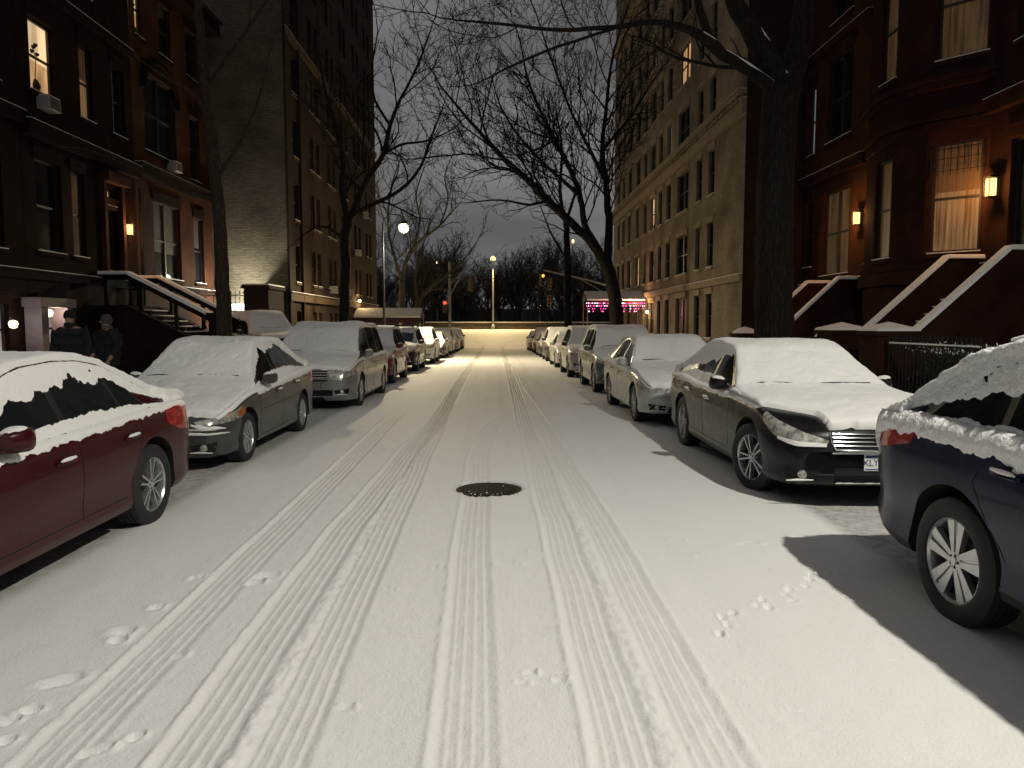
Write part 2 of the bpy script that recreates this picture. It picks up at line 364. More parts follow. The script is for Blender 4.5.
me = near_grid(np.concatenate([[-900, -400, -200, -120], np.arange(-90, 91, 6), [120, 200, 400, 900]]), np.concatenate([[-300, -60, -20], np.arange(-10, 180, 5), [220, 300, 400, 900]]), base_h, 'ground', [M_road]); tag(obj('ground', me), kind='structure')
for side, x0, x1 in (('left', -90, -13.5), ('right', 13.5, 90)):
    me = near_grid(np.linspace(x0, x1, 40), np.arange(-9, 66.1, 1.5), flat_h(.1, .03, .05, 14), 'yard_snow', [M_road]); tag(obj('yard_snow', me), kind='structure')
for side, x0, x1 in (('left', -13.5, LK), ('right', RK, 13.5)):
    me = near_grid(np.linspace(x0, x1, 20), np.arange(60, 66.1, .6), flat_h(.10, .03, .08, 15), 'sidewalk_corner_'+side, [M_road]); tag(obj('sidewalk_corner_'+side, me), kind='structure')

# manhole cover
mh = empty('manhole_cover', (-.085, 7.58, gz(7.4)-.034))
tag(mh, 'round dark manhole cover bare of snow in the middle of the road', 'manhole cover')
M_cast = mat('cast_iron', (.006, .0055, .005), .7, metal=0, spec=.2, bump=(25, .4, .01), var=(12, .4))
b = MB(); b.lathe([(0, .018), (.30, .018), (.302, .012), (.305, .018), (.345, .02), (.35, -.05)], n=64); b.build('cover', [M_cast], mh, True)
b = MB()
for i in range(-7, 8):
    for j in range(-7, 8):
        x, y = i*.038, j*.038
        if x*x+y*y < .27**2: b.box(x-.012, x+.012, y-.012, y+.012, .0175, .026)
b.build('raised_studs', [M_cast], mh)
b = MB()
for k in range(12):
    a = random.uniform(0, 2*pi); r = .31*sqrt(random.random()); s = random.uniform(.004, .011)
    if k < 9: a = random.uniform(-2.4, -.7); r = random.uniform(.22, .32)
    b.lathe([(0, s*.8), (s*.7, s*.5), (s, 0)], (r*cos(a), r*sin(a), .022), 7)
b.build('snow_clumps', [M_snow], mh, True)
# ================================================================== CARS
def smooth_curve(pts, L, win=.12):
    d = np.arange(-.6, L+.6, .01); x, z = zip(*pts); v = np.interp(d, x, z)
    n = max(3, int(win/.01)//2*2+1); k = np.hanning(n+2)[1:-1]; k /= k.sum()
    v = np.convolve(np.pad(v, n//2, mode='edge'), k, mode='valid')
    return lambda q: np.interp(q, d, v)

class Body:
    """car body surface: local frame, nose at -y"""
    def __init__(s, S):
        s.S = S; L, W = S['L'], S['W']; s.L = L; s.W = W
        s.top = smooth_curve(S['top'], L, S.get('tw', .14)); s.sh = smooth_curve(S['sh'], L, .3); s.bot = smooth_curve(S['bot'], L, .08)
        s.tum = smooth_curve(S['tum'], L, .3); s.crown = smooth_curve(S['crown'], L, .3)
        s.bowf, s.bowr = S.get('bowf', .22), S.get('bowr', .18)
        s.make()
    def hw(s, d):
        S = s.S; W2 = s.W/2; a, r = S.get('endf', (.74, .55)); a2, r2 = S.get('endr', (.78, .5))
        t = np.clip(1-d/r, 0, 1); t2 = np.clip(1-(s.L-d)/r2, 0, 1)
        f = a+(1-a)*np.sqrt(np.maximum(0, 1-t**2.2)); g = a2+(1-a2)*np.sqrt(np.maximum(0, 1-t2**2.2))
        mid = 1-.018*((d-s.L*.5)/(s.L*.5))**2
        return W2*f*g*mid
    def section(s, d):
        w = float(s.hw(d)); z0 = float(s.bot(d)); L = s.L
        sgn = float(np.clip((d-L*.5)/(L*.5)*2.2, -1, 1)); bow = (-s.bowf if sgn < 0 else s.bowr)*abs(sgn)
        def topat(x): return float(s.top(d+bow*(x/(s.W/2))**2))
        zt = topat(0); zs = min(float(s.sh(d)), zt-.035); zs = max(zs, z0+.12)
        P = [(0, z0), (.5*w, z0), (.86*w, z0), (.955*w, z0+.025), (.982*w, z0+.08)]
        f0 = z0+.09; f1 = zs-.05; tuck = s.S.get('tuck', .03)
        for f in (0, .14, .28, .42, .56, .70, .80, .86, .92, 1):
            x = .985+.015*sin(pi*min(1, f*1.15))-tuck*exp(-((f-.22)/.16)**2)
            if f > .8: x -= .012*(f-.8)/.2
            P.append((w*x, f0+(f1-f0)*f))
        P += [(w*.966, zs-.028), (w*.95, zs-.010), (w*.93, zs+.002), (w*.905, zs+.008)]
        zg = zs+.008; xb = w*.905; t = float(s.tum(d)); cr = float(s.crown(d))
        xe = xb; ze = zg+.004
        for _ in range(4):
            ze = max(zg+.004, min(topat(xe*1.0), zt)-cr*.55); xe = max(xb-(ze-zg)*t, .3*w)
        hs = ze-zg
        for f in (.12, .3, .5, .7, .85, .94, 1.0):
            x = xb-(f*hs)*t-.02*sin(pi*f)*0
            P.append((x, zg+hs*f))
        # rounded roof edge then the crown
        r = min(.055, hs*.3+.008)
        for f in (.25, .5, .75):
            a = f*pi/2; P.append((xe-r*(1-cos(a))*1.3, ze+r*.5*sin(a)))
        xr, zr = xe-r*1.3, ze+r*.5
        for f in (.08, .18, .32, .48, .64, .80, 1.0):
            x = xr*(1-f); z = zr+(max(zt, zr+.004)-zr)*(1-(x/xr)**2.2); P.append((x, z))
        return P
    def make(s):
        L = s.L
        ds = np.unique(np.round(np.concatenate([[0, .008, .02, .04, .065, .095, .13, .17, .22, .27, .33], np.arange(.4, L-.36, .05),
              [L-.33, L-.28, L-.23, L-.18, L-.14, L-.1, L-.07, L-.045, L-.025, L-.01, L]]), 3))
        rows = []
        for d in ds:
            P = s.section(float(d)); ring = []
            for (x, z) in P: ring.append((x, z))
            row = ring+[(-x, z) for (x, z) in reversed(ring[1:-1])]
            ef = float(sstep(.9, 0, d)); er = float(sstep(L-.7, L, d)); out = []
            for (x, z) in row:
                q = abs(x)/(s.W/2)
                y = d-L/2 + ef*s.S.get('planf', .16)*q**2.4 - er*s.S.get('planr', .12)*q**2.4
                out.append((x, y, z))
            rows.append(out)
        n = len(rows[0]); V = [p for r in rows for p in r]; F = []
        for i in range(len(rows)-1):
            for k in range(n):
                k2 = (k+1) % n; F.append((i*n+k, (i+1)*n+k, (i+1)*n+k2, i*n+k2))
        # caps: strips between mirrored points
        h = len(P)
        def cap(base, flip):
            for k in range(0, h-1):
                a, b = k, k+1; a2 = (n-k) % n; b2 = (n-k-1) % n
                f = [base+a, base+b] + ([base+b2] if b2 != b else []) + ([base+a2] if a2 != a else [])
                F.append(tuple(f[::-1] if flip else f))
        cap(0, False); cap((len(rows)-1)*n, True)
        s.V = V; s.F = F; s.bvh = BVHTree.FromPolygons(V, F)
    # ---- mapping of drawn outlines onto the body
    def side(s, d, z, sg=1):
        y = d-s.L/2; r = s.bvh.ray_cast(Vector((sg*3, y, z)), Vector((-sg, 0, 0)))
        return (r[0], r[1]) if r[0] is not None and r[0].x*sg > .05 else (None, None)
    def front(s, x, z):
        r = s.bvh.ray_cast(Vector((x, -s.L, z)), Vector((0, 1, 0))); return r[0], r[1]
    def rear(s, x, z):
        r = s.bvh.ray_cast(Vector((x, s.L, z)), Vector((0, -1, 0))); return r[0], r[1]
    def down(s, x, y):
        r = s.bvh.ray_cast(Vector((x, y, 4)), Vector((0, 0, -1))); return r[0], r[1]
    def cyl(s, phi, z, rearend=False):   # phi from straight ahead towards +x, in degrees
        c = Vector((0, (-s.L/2+1.0) if not rearend else (s.L/2-1.0), z)); a = radians(phi)
        d = Vector((sin(a), -cos(a) if not rearend else cos(a), 0)); r = s.bvh.ray_cast(c+d*4, -d); return r[0], r[1]

def lerpline(L_, t):
    xs = [p[0] for p in L_]; n = len(L_)-1; k = min(int(t*n), n-1); f = t*n-k
    return [L_[k][i]+(L_[k+1][i]-L_[k][i])*f for i in range(2)]
def patch(mapf, bot, top, nu, nv, off, name, m, parent, sink=.012, smooth=True, wob=None):
    """a sheet following the body between two outline lines, with turned-in edges"""
    V = []; ok = True; N = []
    for i in range(nu+1):
        b = lerpline(bot, i/nu); t = lerpline(top, i/nu)
        for j in range(nv+1):
            f = j/nv; a = (b[0]+(t[0]-b[0])*f, b[1]+(t[1]-b[1])*f); p, nn = mapf(*a)
            if p is None: V.append(None); N.append(None); continue
            V.append(p+nn*off); N.append(nn)
    last = next((v for v in V if v is not None), None)
    if last is None: return None
    for i in range(len(V)):
        if V[i] is None: V[i] = V[i-1] if i and V[i-1] is not None else last; N[i] = N[i-1] if i and N[i-1] is not None else Vector((0, 0, 1))
    F = []; W = nv+1
    for i in range(nu):
        for j in range(nv):
            F.append((i*W+j, (i+1)*W+j, (i+1)*W+j+1, i*W+j+1))
    rim = [i*W for i in range(nu+1)]+[nu*W+j for j in range(1, W)]+[i*W+nv for i in range(nu-1, -1, -1)]+[j for j in range(nv-1, 0, -1)]
    b0 = len(V)
    for r in rim: V.append(V[r]-N[r]*(sink+off))
    for k in range(len(rim)):
        k2 = (k+1) % len(rim); F.append((rim[k], b0+k, b0+k2, rim[k2]))
    me = mesh(name, V, F, m, False)
    bm = bmesh.new(); bm.from_mesh(me); bmesh.ops.recalc_face_normals(bm, faces=bm.faces); bm.to_mesh(me); bm.free()
    # normals point outwards
    c = me.polygons[len(me.polygons)//4]
    if N and c.normal.dot(N[0]) < 0 and me.polygons[0].normal.dot(N[0]) < 0: me.flip_normals()
    if smooth: me.polygons.foreach_set('use_smooth', [True]*len(me.polygons)); me.set_sharp_from_angle(angle=radians(50))
    return obj(name, me, parent) if parent else me

def make_wheel(B, name, R, wdt, spokes, style, side, parent, loc, steer=0.0):
    """tyre mesh with its rim as a child; outer face towards +x*side"""
    s = side
    prof = [(R*.66, -wdt*.5), (R*.80, -wdt*.54), (R*.93, -wdt*.5), (R*.985, -wdt*.42), (R, -wdt*.3)]
    for g in (-.18, 0, .18): prof += [(R, wdt*(g-.035)), (R-.009, wdt*(g-.03)), (R-.009, wdt*(g+.03)), (R, wdt*(g+.035))]
    prof += [(R, wdt*.3), (R*.985, wdt*.42), (R*.93, wdt*.5), (R*.80, wdt*.54), (R*.69, wdt*.5), (R*.66, wdt*.44)]
    b = MB(); b.lathe([(r, h*s) for r, h in prof], n=56, axis='x', capend=False)
    tyre = b.build('wheel', [M_rubber], parent, True, 35); tyre.location = loc; tyre.rotation_euler = (random.uniform(0, 6), 0, steer)
    rr = R*.675; b = MB(); o = wdt*.44*s
    b.lathe([(rr, -wdt*.4*s), (rr*.9, -wdt*.2*s), (rr*.88, o*.3), (rr*.93, o*.8), (rr, o*.92), (rr*1.01, o*1.02), (rr*.97, o*1.05), (rr*.93, o*.9)], n=56, axis='x', capend=False, m=0)
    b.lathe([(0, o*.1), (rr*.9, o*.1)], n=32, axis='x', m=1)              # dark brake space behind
    b.lathe([(0, o*.25), (rr*.55, o*.25), (rr*.55, o*.1)], n=28, axis='x', m=2)
    hub = rr*.2; b.lathe([(0, o*.98), (hub*.5, o*.98), (hub*.55, o*.92), (hub, o*.90), (hub*1.15, o*.75), (hub*1.1, o*.3)], n=24, axis='x', m=0)
    for k in range(spokes):
        a = 2*pi*k/spokes
        def P(r, t, h):
            ca, sa = cos(a), sin(a); return (h, r*ca-t*sa, r*sa+t*ca)
        if style == 'wide':      # broad flat spokes with a crease and slot
            for (t0, t1, u0, u1) in ((-.21, -.03, -.33, -.06), (.03, .21, .06, .33)):
                b.hexa([P(hub*.8, rr*t0*.62, o*.6), P(rr*.96, rr*u0, o*.55), P(rr*.96, rr*u1, o*.55), P(hub*.8, rr*t1*.62, o*.6),
                        P(hub*.8, rr*t0*.62, o*.88), P(rr*.95, rr*u0, o*.97), P(rr*.95, rr*u1, o*.99), P(hub*.8, rr*t1*.62, o*.9)])
            b.hexa([P(hub*.8, -rr*.04, o*.6), P(rr*.94, -rr*.07, o*.55), P(rr*.94, rr*.07, o*.55), P(hub*.8, rr*.04, o*.6),
                    P(hub*.8, -rr*.04, o*.78), P(rr*.94, -rr*.07, o*.84), P(rr*.94, rr*.07, o*.84), P(hub*.8, rr*.04, o*.78)])
        elif style == 'twin':
            for sg in (-1, 1):
                b.hexa([P(hub*.7, rr*.04*sg-rr*.035, o*.5), P(rr*.96, rr*.17*sg-rr*.05, o*.5), P(rr*.96, rr*.17*sg+rr*.05, o*.5), P(hub*.7, rr*.04*sg+rr*.035, o*.5),
                        P(hub*.7, rr*.04*sg-rr*.03, o*.9), P(rr*.96, rr*.17*sg-rr*.04, o*.98), P(rr*.96, rr*.17*sg+rr*.04, o*.98), P(hub*.7, rr*.04*sg+rr*.03, o*.9)])
        else:
            b.hexa([P(hub*.7, -rr*.07, o*.5), P(rr*.96, -rr*.11, o*.5), P(rr*.96, rr*.11, o*.5), P(hub*.7, rr*.07, o*.5),
                    P(hub*.7, -rr*.06, o*.9), P(rr*.96, -rr*.07, o*.97), P(rr*.96, rr*.07, o*.97), P(hub*.7, rr*.06, o*.9)])
    for k in range(5):
        a = 2*pi*k/5+.3; b.lathe([(0, o*.93), (.009, o*.93), (.010, o*.8)], (0, hub*.72*cos(a), hub*.72*sin(a)), 8, 1, 'x')
    b.build('rim', [M_alloy if style != 'twin' else M_alloy, M_darkgap, M_alloyd], tyre, True, 30)
    return tyre

def snow_cover(B, S, parent, name='snow_cover'):
    """snow following the body surface: it rises out of the paint where the mask is positive and dips under it elsewhere"""
    res = S.get('res', .045); t0 = S.get('snow', .045); L, W = B.L, B.W; sd = S['seed']
    ds = np.arange(.06, L-.03, res); secs = [B.section(float(d)) for d in ds]; A = np.array(secs)      # (n, 36, 2)
    seg = np.sqrt(((A[:, 1:]-A[:, :-1])**2).sum(2)).max(0); k0 = 9
    cols = []; lab = []
    for k in range(k0, A.shape[1]-1):
        m = max(1, int(np.ceil(seg[k]/res)))
        for q in range(m): f = q/m; cols.append(A[:, k]*(1-f)+A[:, k+1]*f); lab.append(k+f)
    cols.append(A[:, -1]); lab.append(A.shape[1]-1.0)
    H = np.stack(cols, 1); lab = np.array(lab); n1 = len(lab)
    full = np.concatenate([H, (H*np.array([-1, 1]))[:, ::-1][:, 1:]], 1); labf = np.concatenate([lab, lab[::-1][1:]])
    X = full[..., 0]; Z = full[..., 1]; D = np.repeat(ds[:, None], X.shape[1], 1)
    q = np.abs(X)/(W/2); ef = sstep(.9, 0, D); er = sstep(L-.7, L, D)
    Y = D-L/2+ef*S.get('planf', .16)*q**2.4-er*S.get('planr', .12)*q**2.4
    P = np.stack([X, Y, Z], -1); du = np.gradient(P, axis=0); dv = np.gradient(P, axis=1); N = np.cross(du, dv)
    N /= np.maximum(np.linalg.norm(N, axis=-1, keepdims=True), 1e-9)
    flip = np.sign((N*np.stack([X, Y*0, Z-.6], -1)).sum(-1, keepdims=True)); flip[flip == 0] = 1; N = N*flip
    zg = A[:, 18, 1][:, None]; ze = A[:, 25, 1][:, None]; hs = ze-zg; LB = np.repeat(labf[None], len(ds), 0)
    nz = N[..., 2]; slope = S.get('slope', .36)
    m_up = np.minimum((nz-slope)/.22, 1)
    glass = (LB > 18.2) & (LB < 25.4) & (hs > .07)
    f = np.clip((Z-zg)/np.maximum(hs, .05), 0, 1.2)
    gm = S.get('glassm', lambda d, f, x: (f-.6)/.12)(D, f, X)
    gm = np.minimum(gm, 1); side = LB <= 18.2
    sm = S.get('sidem', lambda d, z, zs: (z-zs+.05)/.05)(D, Z, zg)
    sm = np.where(Z > zg-.34, sm, -1.5)
    m = np.where(glass, gm, np.where(side, np.maximum(sm, np.where(nz > .5, m_up, -9)), m_up))
    w = sstep(.07, .14, hs)*np.exp(-((LB-25.9)/.8)**2); m = m-w*S.get('gutter', .8)            # dark line above the doors
    T = np.where(glass, S.get('glasst', .012), np.where(side, S.get('sidet', .016), t0))
    Ss = 1.0*D+np.sign(X)*3.7*(LB < 25.5)                          # noise coordinates: along the car, down the surface
    Vv = np.where(LB < 25.5, Z*1.0+7, X)
    rg = S.get('ragged', 1.0)
    m = m+rg*(.25*vnoise(Ss*7, Vv*7, sd)+.28*vnoise(Ss*19, Vv*19, sd+1)+.22*vnoise(Ss*44, Vv*44, sd+2))
    edge = np.minimum((Y+L/2-S.get('planf', .16)*q**2.4-S.get('nose', .09))/.03, (L/2-Y-S.get('planr', .12)*q**2.4-S.get('tailm', .04))/.03)+.5*vnoise(X*16, Y*16, sd+7)
    m = np.minimum(m, edge)
    for fn in S.get('nosnow', []): m = np.minimum(m, fn(X, D, Z))
    k = np.clip(m, 0, 1); lump = S.get('lump', .003)
    t = T*(1-(1-k)**2)*(1+.38*vnoise(Ss*1.9, Vv*1.9, sd+3)+.12*vnoise(Ss*6, Vv*6, sd+13))+lump*(vnoise(Ss*20, Vv*20, sd+5)+.7*vnoise(Ss*46, Vv*46, sd+6))*k
    t = np.where(m < 0, np.maximum(m, -1)*.018, t)
    P = P+N*t[..., None]; P[..., 2] += np.where(m > 0, t*.15, 0)
    nr, nc = X.shape; idx = np.arange(nr*nc).reshape(nr, nc)
    keep = np.maximum.reduce([m[:-1, :-1], m[1:, :-1], m[:-1, 1:], m[1:, 1:]]) > -.02
    Q = np.stack([idx[:-1, :-1], idx[:-1, 1:], idx[1:, 1:], idx[1:, :-1]], -1)[keep]
    used = np.unique(Q); remap = -np.ones(nr*nc, int); remap[used] = np.arange(len(used))
    me = mesh(name, P.reshape(-1, 3)[used].tolist(), remap[Q].tolist(), S.get('snowmat', M_snowcar), True)
    nsum = sum(p.normal.z for p in me.polygons)
    if nsum < 0: me.flip_normals()
    return obj(name, me, parent)

def smap(B, sg): return lambda d, z: B.side(d, z, sg)

def build_car(S, name, label, cat, group, loc, rz=0):
    """a complete car: body, glazing, lamps, wheels, mirrors, snow"""
    L, W = S['L'], S['W']; B = Body(S); root = empty(name, loc, rz); tag(root, label, cat, group)
    paint = S['paint']; R = S['R']; af, ar = S['axles']
    # --- body with wheel arches cut out
    me = mesh('body', B.V, B.F, [paint, M_darkgap, M_black], False)
    o = bpy.data.objects.new('body', me); COL.objects.link(o)
    cb = MB()
    for ax in (af, ar):
        for sg in (-1, 1):
            ra = R+S.get('arch', .055); b0 = MB(); prof = [(ra, W/2*.45*sg), (ra, (W/2+.3)*sg)]
            cb.lathe(prof, (0, ax-L/2, R+.01), 48, 1, 'x')
    cut = obj('cutter', cb.me('cutter', [paint, M_darkgap]))
    md = o.modifiers.new('b', 'BOOLEAN'); md.operation = 'DIFFERENCE'; md.object = cut; md.solver = 'EXACT'
    dg = bpy.context.evaluated_depsgraph_get(); me2 = bpy.data.meshes.new_from_object(o.evaluated_get(dg))
    bpy.data.objects.remove(o); bpy.data.objects.remove(cut)
    me2.name = 'body'
    for m_ in range(len(me2.materials)): pass
    me2.materials.clear()
    for m_ in (paint, M_darkgap, M_black): me2.materials.append(m_)
    clad = S.get('clad', 0)
    mi = []
    for p in me2.polygons:
        c = p.center; k = 0
        for ax in (af, ar):
            rr = sqrt((c.y-(ax-L/2))**2+(c.z-(R+.01))**2)
            if rr < ra+.004 and abs(c.x) < W/2-.012 and abs(p.normal.x) < .95 or (rr < ra-.01): k = 1
        if abs(c.z-float(B.bot(c.y+L/2))) < .02 and p.normal.z < -.5: k = 1
        if clad and k == 0 and c.z < clad: k = 2
        mi.append(k)
    me2.polygons.foreach_set('material_index', mi)
    me2.polygons.foreach_set('use_smooth', [True]*len(me2.polygons)); me2.set_sharp_from_angle(angle=radians(32))
    body = obj('body', me2, root)
    # --- side glazing
    sg0 = lambda d: float(B.sh(d))+.035
    def ztopd(d):
        P = B.section(d); return P[25][1]-S.get('gtop', .03)
    for sg in (-1, 1):
        g = S['glass']; d0, d1 = g[0][0], g[-1][1]
        nn = 24
        # surround
        def outline(b0, b1, t0, t1, grow=0):
            bot = [(b0+(b1-b0)*i/nn, sg0(b0+(b1-b0)*i/nn)-grow) for i in range(nn+1)]
            top = []
            for i in range(nn+1):
                d = t0+(t1-t0)*i/nn; top.append((d, max(ztopd(d)+grow, sg0(d)+.004)))
            return bot, top
        bt, tp = outline(g[0][0]-.03, g[-1][1]+.05, g[0][2]-.03, g[-1][3]+.03, .014)
        patch(smap(B, sg), bt, tp, 60, 8, .0015, 'window_surround', S.get('surround', M_black), body)
        for gi, (b0, b1, t0, t1) in enumerate(g):
            bt, tp = outline(b0, b1, t0, t1)
            patch(smap(B, sg), bt, tp, 20, 6, .0035, 'side_window', M_glass, root)
        if S.get('chromeline'):
            b0, b1 = g[0][0]-.05, g[-1][1]+.08
            patch(smap(B, sg), [(b0+(b1-b0)*i/20, sg0(b0+(b1-b0)*i/20)-.03) for i in range(21)], [(b0+(b1-b0)*i/20, sg0(b0+(b1-b0)*i/20)-.016) for i in range(21)], 40, 1, .006, 'belt_trim', M_chrome, body)
        # door gaps
        b = None
        for (pa, pb) in S['seams']:
            dx, dz = pb[0]-pa[0], pb[1]-pa[1]; ln = sqrt(dx*dx+dz*dz); ox, oz = -dz/ln*.0035, dx/ln*.0035; n_ = max(2, int(ln/.05))
            l1 = [(pa[0]+dx*i/n_-ox, pa[1]+dz*i/n_-oz) for i in range(n_+1)]; l2 = [(pa[0]+dx*i/n_+ox, pa[1]+dz*i/n_+oz) for i in range(n_+1)]
            patch(smap(B, sg), l1, l2, n_, 1, .0012, 'door_gap', M_darkgap, body, sink=.004)
        # handles
        for hd in S['handles']:
            hz = float(B.sh(hd))-S.get('hdrop', .13); p, n = B.side(hd, hz, sg)
            q, _ = B.side(hd+.2, hz+.006, sg)
            if p is None or q is None: continue
            dv = (q-p).normalized(); b = MB(); pts = [p+n*.002, p+dv*.02+n*.028, p+dv*.10+n*.034, p+dv*.18+n*.028, p+dv*.2+n*.002]
            b.tube(pts, [.012, .014, .015, .014, .012], 8); h = b.build('door_handle', [S.get('handlemat', paint)], root, True)
            if S.get('hsnow', 1):
                b = MB(); up = Vector((0, 0, .016)); b.tube([x+up for x in (pts[1]-dv*.01, pts[1]+dv*.02, pts[2], pts[3])], [.006, .014, .016, .01], 7); b.build('handle_snow', [M_snowcar], h, True)
        # mirror
        mdp = S['mirror']; p, n = B.side(mdp, float(B.sh(mdp))+.06, sg)
        if p is not None:
            b = MB(); c = p+Vector((sg*.13, -.02, .035)); b.bar(p-Vector((sg*.03, 0, .02)), c, .05, .03, 0)
            rings = [(-.10, .045, .05), (-.06, .085, .065), (0, .10, .075), (.045, .105, .078), (.06, .095, .070)]
            bb = len(b.v); nr = 16
            for (yy, rx, rz_) in rings:
                for k in range(nr):
                    a = 2*pi*k/nr; cx_, cz_ = cos(a), sin(a); cx_ = math.copysign(abs(cx_)**.6, cx_); cz_ = math.copysign(abs(cz_)**.6, cz_)
                    b.v.append((c.x+cx_*rx, c.y+yy, c.z+cz_*rz_+.012*cx_*sg))
            for i in range(len(rings)-1):
                for k in range(nr):
                    k2 = (k+1) % nr; b.f.append((bb+i*nr+k, bb+i*nr+k2, bb+(i+1)*nr+k2, bb+(i+1)*nr+k)); b.m.append(0)
            b.f.append(tuple(bb+k for k in range(nr))); b.m.append(0); b.f.append(tuple(bb+(len(rings)-1)*nr+k for k in range(nr))); b.m.append(1)
            mo = b.build('side_mirror', [S.get('mirrormat', paint), M_glass], root, True, 45)
            b = MB(); rg = [(-.085, .03, 0), (-.05, .075, .022), (0, .09, .032), (.04, .085, .026), (.058, .06, 0)]; bb = 0
            for (yy, rx, hh) in rg:
                for k in range(9):
                    u = -1+2*k/8; b.v.append((c.x+u*rx, c.y+yy, c.z+.060+.012*u*sg+hh*sqrt(max(0, 1-u*u))-.018*abs(u)**3))
            for i in range(4):
                for k in range(8): b.f.append((i*9+k, i*9+k+1, (i+1)*9+k+1, (i+1)*9+k)); b.m.append(0)
            b.build('mirror_snow', [M_snowcar], mo, True)
        # lamps wrap round the corners
        for (nm, rearend, bot, top, m_, off) in S['lamps']:
            bt = [(a*sg, z) for a, z in bot]; tp = [(a*sg, z) for a, z in top]
            patch(lambda a, z: B.cyl(a, z, rearend), bt, tp, 22, 8, off, nm, m_, root)
        # wheels
        for ax, st in ((af, S.get('steer', 0)), (ar, 0)):
            make_wheel(B, 'wheel', R, S.get('tw_', .215), S.get('spokes', 5), S.get('wstyle', 'plain'), sg, root, (sg*(W/2-.135), ax-L/2, R), st)
    # --- front and rear glass
    def scr(d0, d1, name_, xw0, xw1):
        bt = [(-xw0+2*xw0*i/16, d0) for i in range(17)]; tp = [(-xw1+2*xw1*i/16, d1) for i in range(17)]
        patch(lambda x, d: B.down(x, d-L/2+(-B.bowf*-1 if d < L/2 else -B.bowr)*(x/(W/2))**2*.8), bt, tp, 16, 14, .003, name_, M_glass, root)
    scr(*S['wind'][:2], 'windscreen', *S['wind'][2:]); scr(*S['back'][:2], 'rear_window', *S['back'][2:])
    for f in S.get('details', []): f(B, S, root, body)
    # --- snow
    snow_cover(B, S, root)
    # wipers showing through the snow
    if S.get('wipers', 1):
        for (xa, xb) in ((-.62, -.02), (.05, .62)):
            b = MB(); pts = []
            for i in range(7):
                x = (xa+(xb-xa)*i/6)*W/1.86; p, n = B.down(x, S['wind'][0]-L/2+.06+B.bowf*(x/(W/2))**2*.8)
                if p is not None: pts.append(p+n*(S.get('snow', .045)*.95+.004)+Vector((0, 0, .004*sin(i))))
            if len(pts) > 2: b.tube(pts, .006, 5); b.build('wiper', [M_black], root)
    return root

def ruled(bot, top): return bot, top
# ---- details shared by several cars
def front_patch(name, x0, x1, zb, zt, m, off=.004, taper=0, nu=20, nv=6):
    def f(B, S, root, body):
        bt = [(x0+(x1-x0)*i/8+taper*(1-2*i/8), zb) for i in range(9)]; tp = [(x0+(x1-x0)*i/8, zt) for i in range(9)]
        patch(B.front, bt, tp, nu, nv, off, name, m, root)
    return f
def rear_patch(name, x0, x1, zb, zt, m, off=.004):
    def f(B, S, root, body):
        bt = [(x0+(x1-x0)*i/8, zb) for i in range(9)]; tp = [(x0+(x1-x0)*i/8, zt) for i in range(9)]
        patch(B.rear, bt, tp, 16, 4, off, name, m, root)
    return f
def grille_bars(x0, x1, zs, m, r=.008):
    def f(B, S, root, body):
        b = MB()
        for z in zs:
            pts = []
            for i in range(13):
                x = x0+(x1-x0)*i/12; p, n = B.front(x, z)
                if p is not None: pts.append(p+n*.014)
            if len(pts) > 2: b.tube(pts, r, 6)
        b.build('grille_bars', [m], root, True)
    return f
def fogs(x, z, r=.04):
    def f(B, S, root, body):
        for sg in (-1, 1):
            p, n = B.front(sg*x, z)
            if p is None: continue
            patch(B.front, [(sg*(x-.13), z-.05), (sg*(x+.10), z-.045)], [(sg*(x-.15), z+.03), (sg*(x+.12), z+.06)], 8, 3, .003, 'fog_lamp_recess', M_darkgap, body)
            b = MB(); b.lathe([(0, .012), (r*.8, .010), (r, .004), (r*1.05, -.01)], n=20); q = b.build('fog_lamp', [M_lens], root, True)
            q.location = p+Vector((0, -.006, 0)); q.rotation_euler = n.to_track_quat('Z', 'Y').to_euler()
            b = MB(); b.tube([p+Vector((-.15, -.012+.0, -.052)), p+Vector((-.05, -.02, -.045)), p+Vector((.1, -.014, -.05))], [.006, .012, .006], 6); b.build('fog_lamp_snow', [M_snowcar], body, True)
    return f
def plate(x, z, w=.305, h=.155, txt=None, rearend=False):
    def f(B, S, root, body):
        p, n = (B.rear if rearend else B.front)(x, z)
        if p is None: return
        s = 1 if rearend else -1
        b = MB(); b.box(-w/2, w/2, -.006, .006, -h/2, h/2); o = b.build('number_plate', [M_white], root, bevel=.003); o.location = p+Vector((0, s*.02, 0))
        if rearend: o.rotation_euler = (0, 0, pi)
        b = MB(); b.box(-w/2+.012, w/2-.012, -.0075, -.0062, h/2-.034, h/2-.012); b.box(-w/2+.012, w/2-.012, -.0075, -.0062, -h/2+.010, -h/2+.020); b.build('plate_band', [mat('plate_blue', (.03, .06, .22), .5)], o)
        if txt:
            cu = bpy.data.curves.new('plate_text', 'FONT'); cu.body = txt; cu.size = .088; cu.extrude = .0012; cu.align_x = 'CENTER'; cu.align_y = 'CENTER'; cu.resolution_u = 3
            to = bpy.data.objects.new('t', cu); COL.objects.link(to); dg = bpy.context.evaluated_depsgraph_get(); tm = bpy.data.meshes.new_from_object(to.evaluated_get(dg)); bpy.data.objects.remove(to)
            tm.materials.clear(); tm.materials.append(M_ink); t = obj('plate_text', tm, o); t.location = (0, -.0078, -.004); t.rotation_euler = (pi/2, 0, 0); t.scale = (.95, 1, 1)
    return f

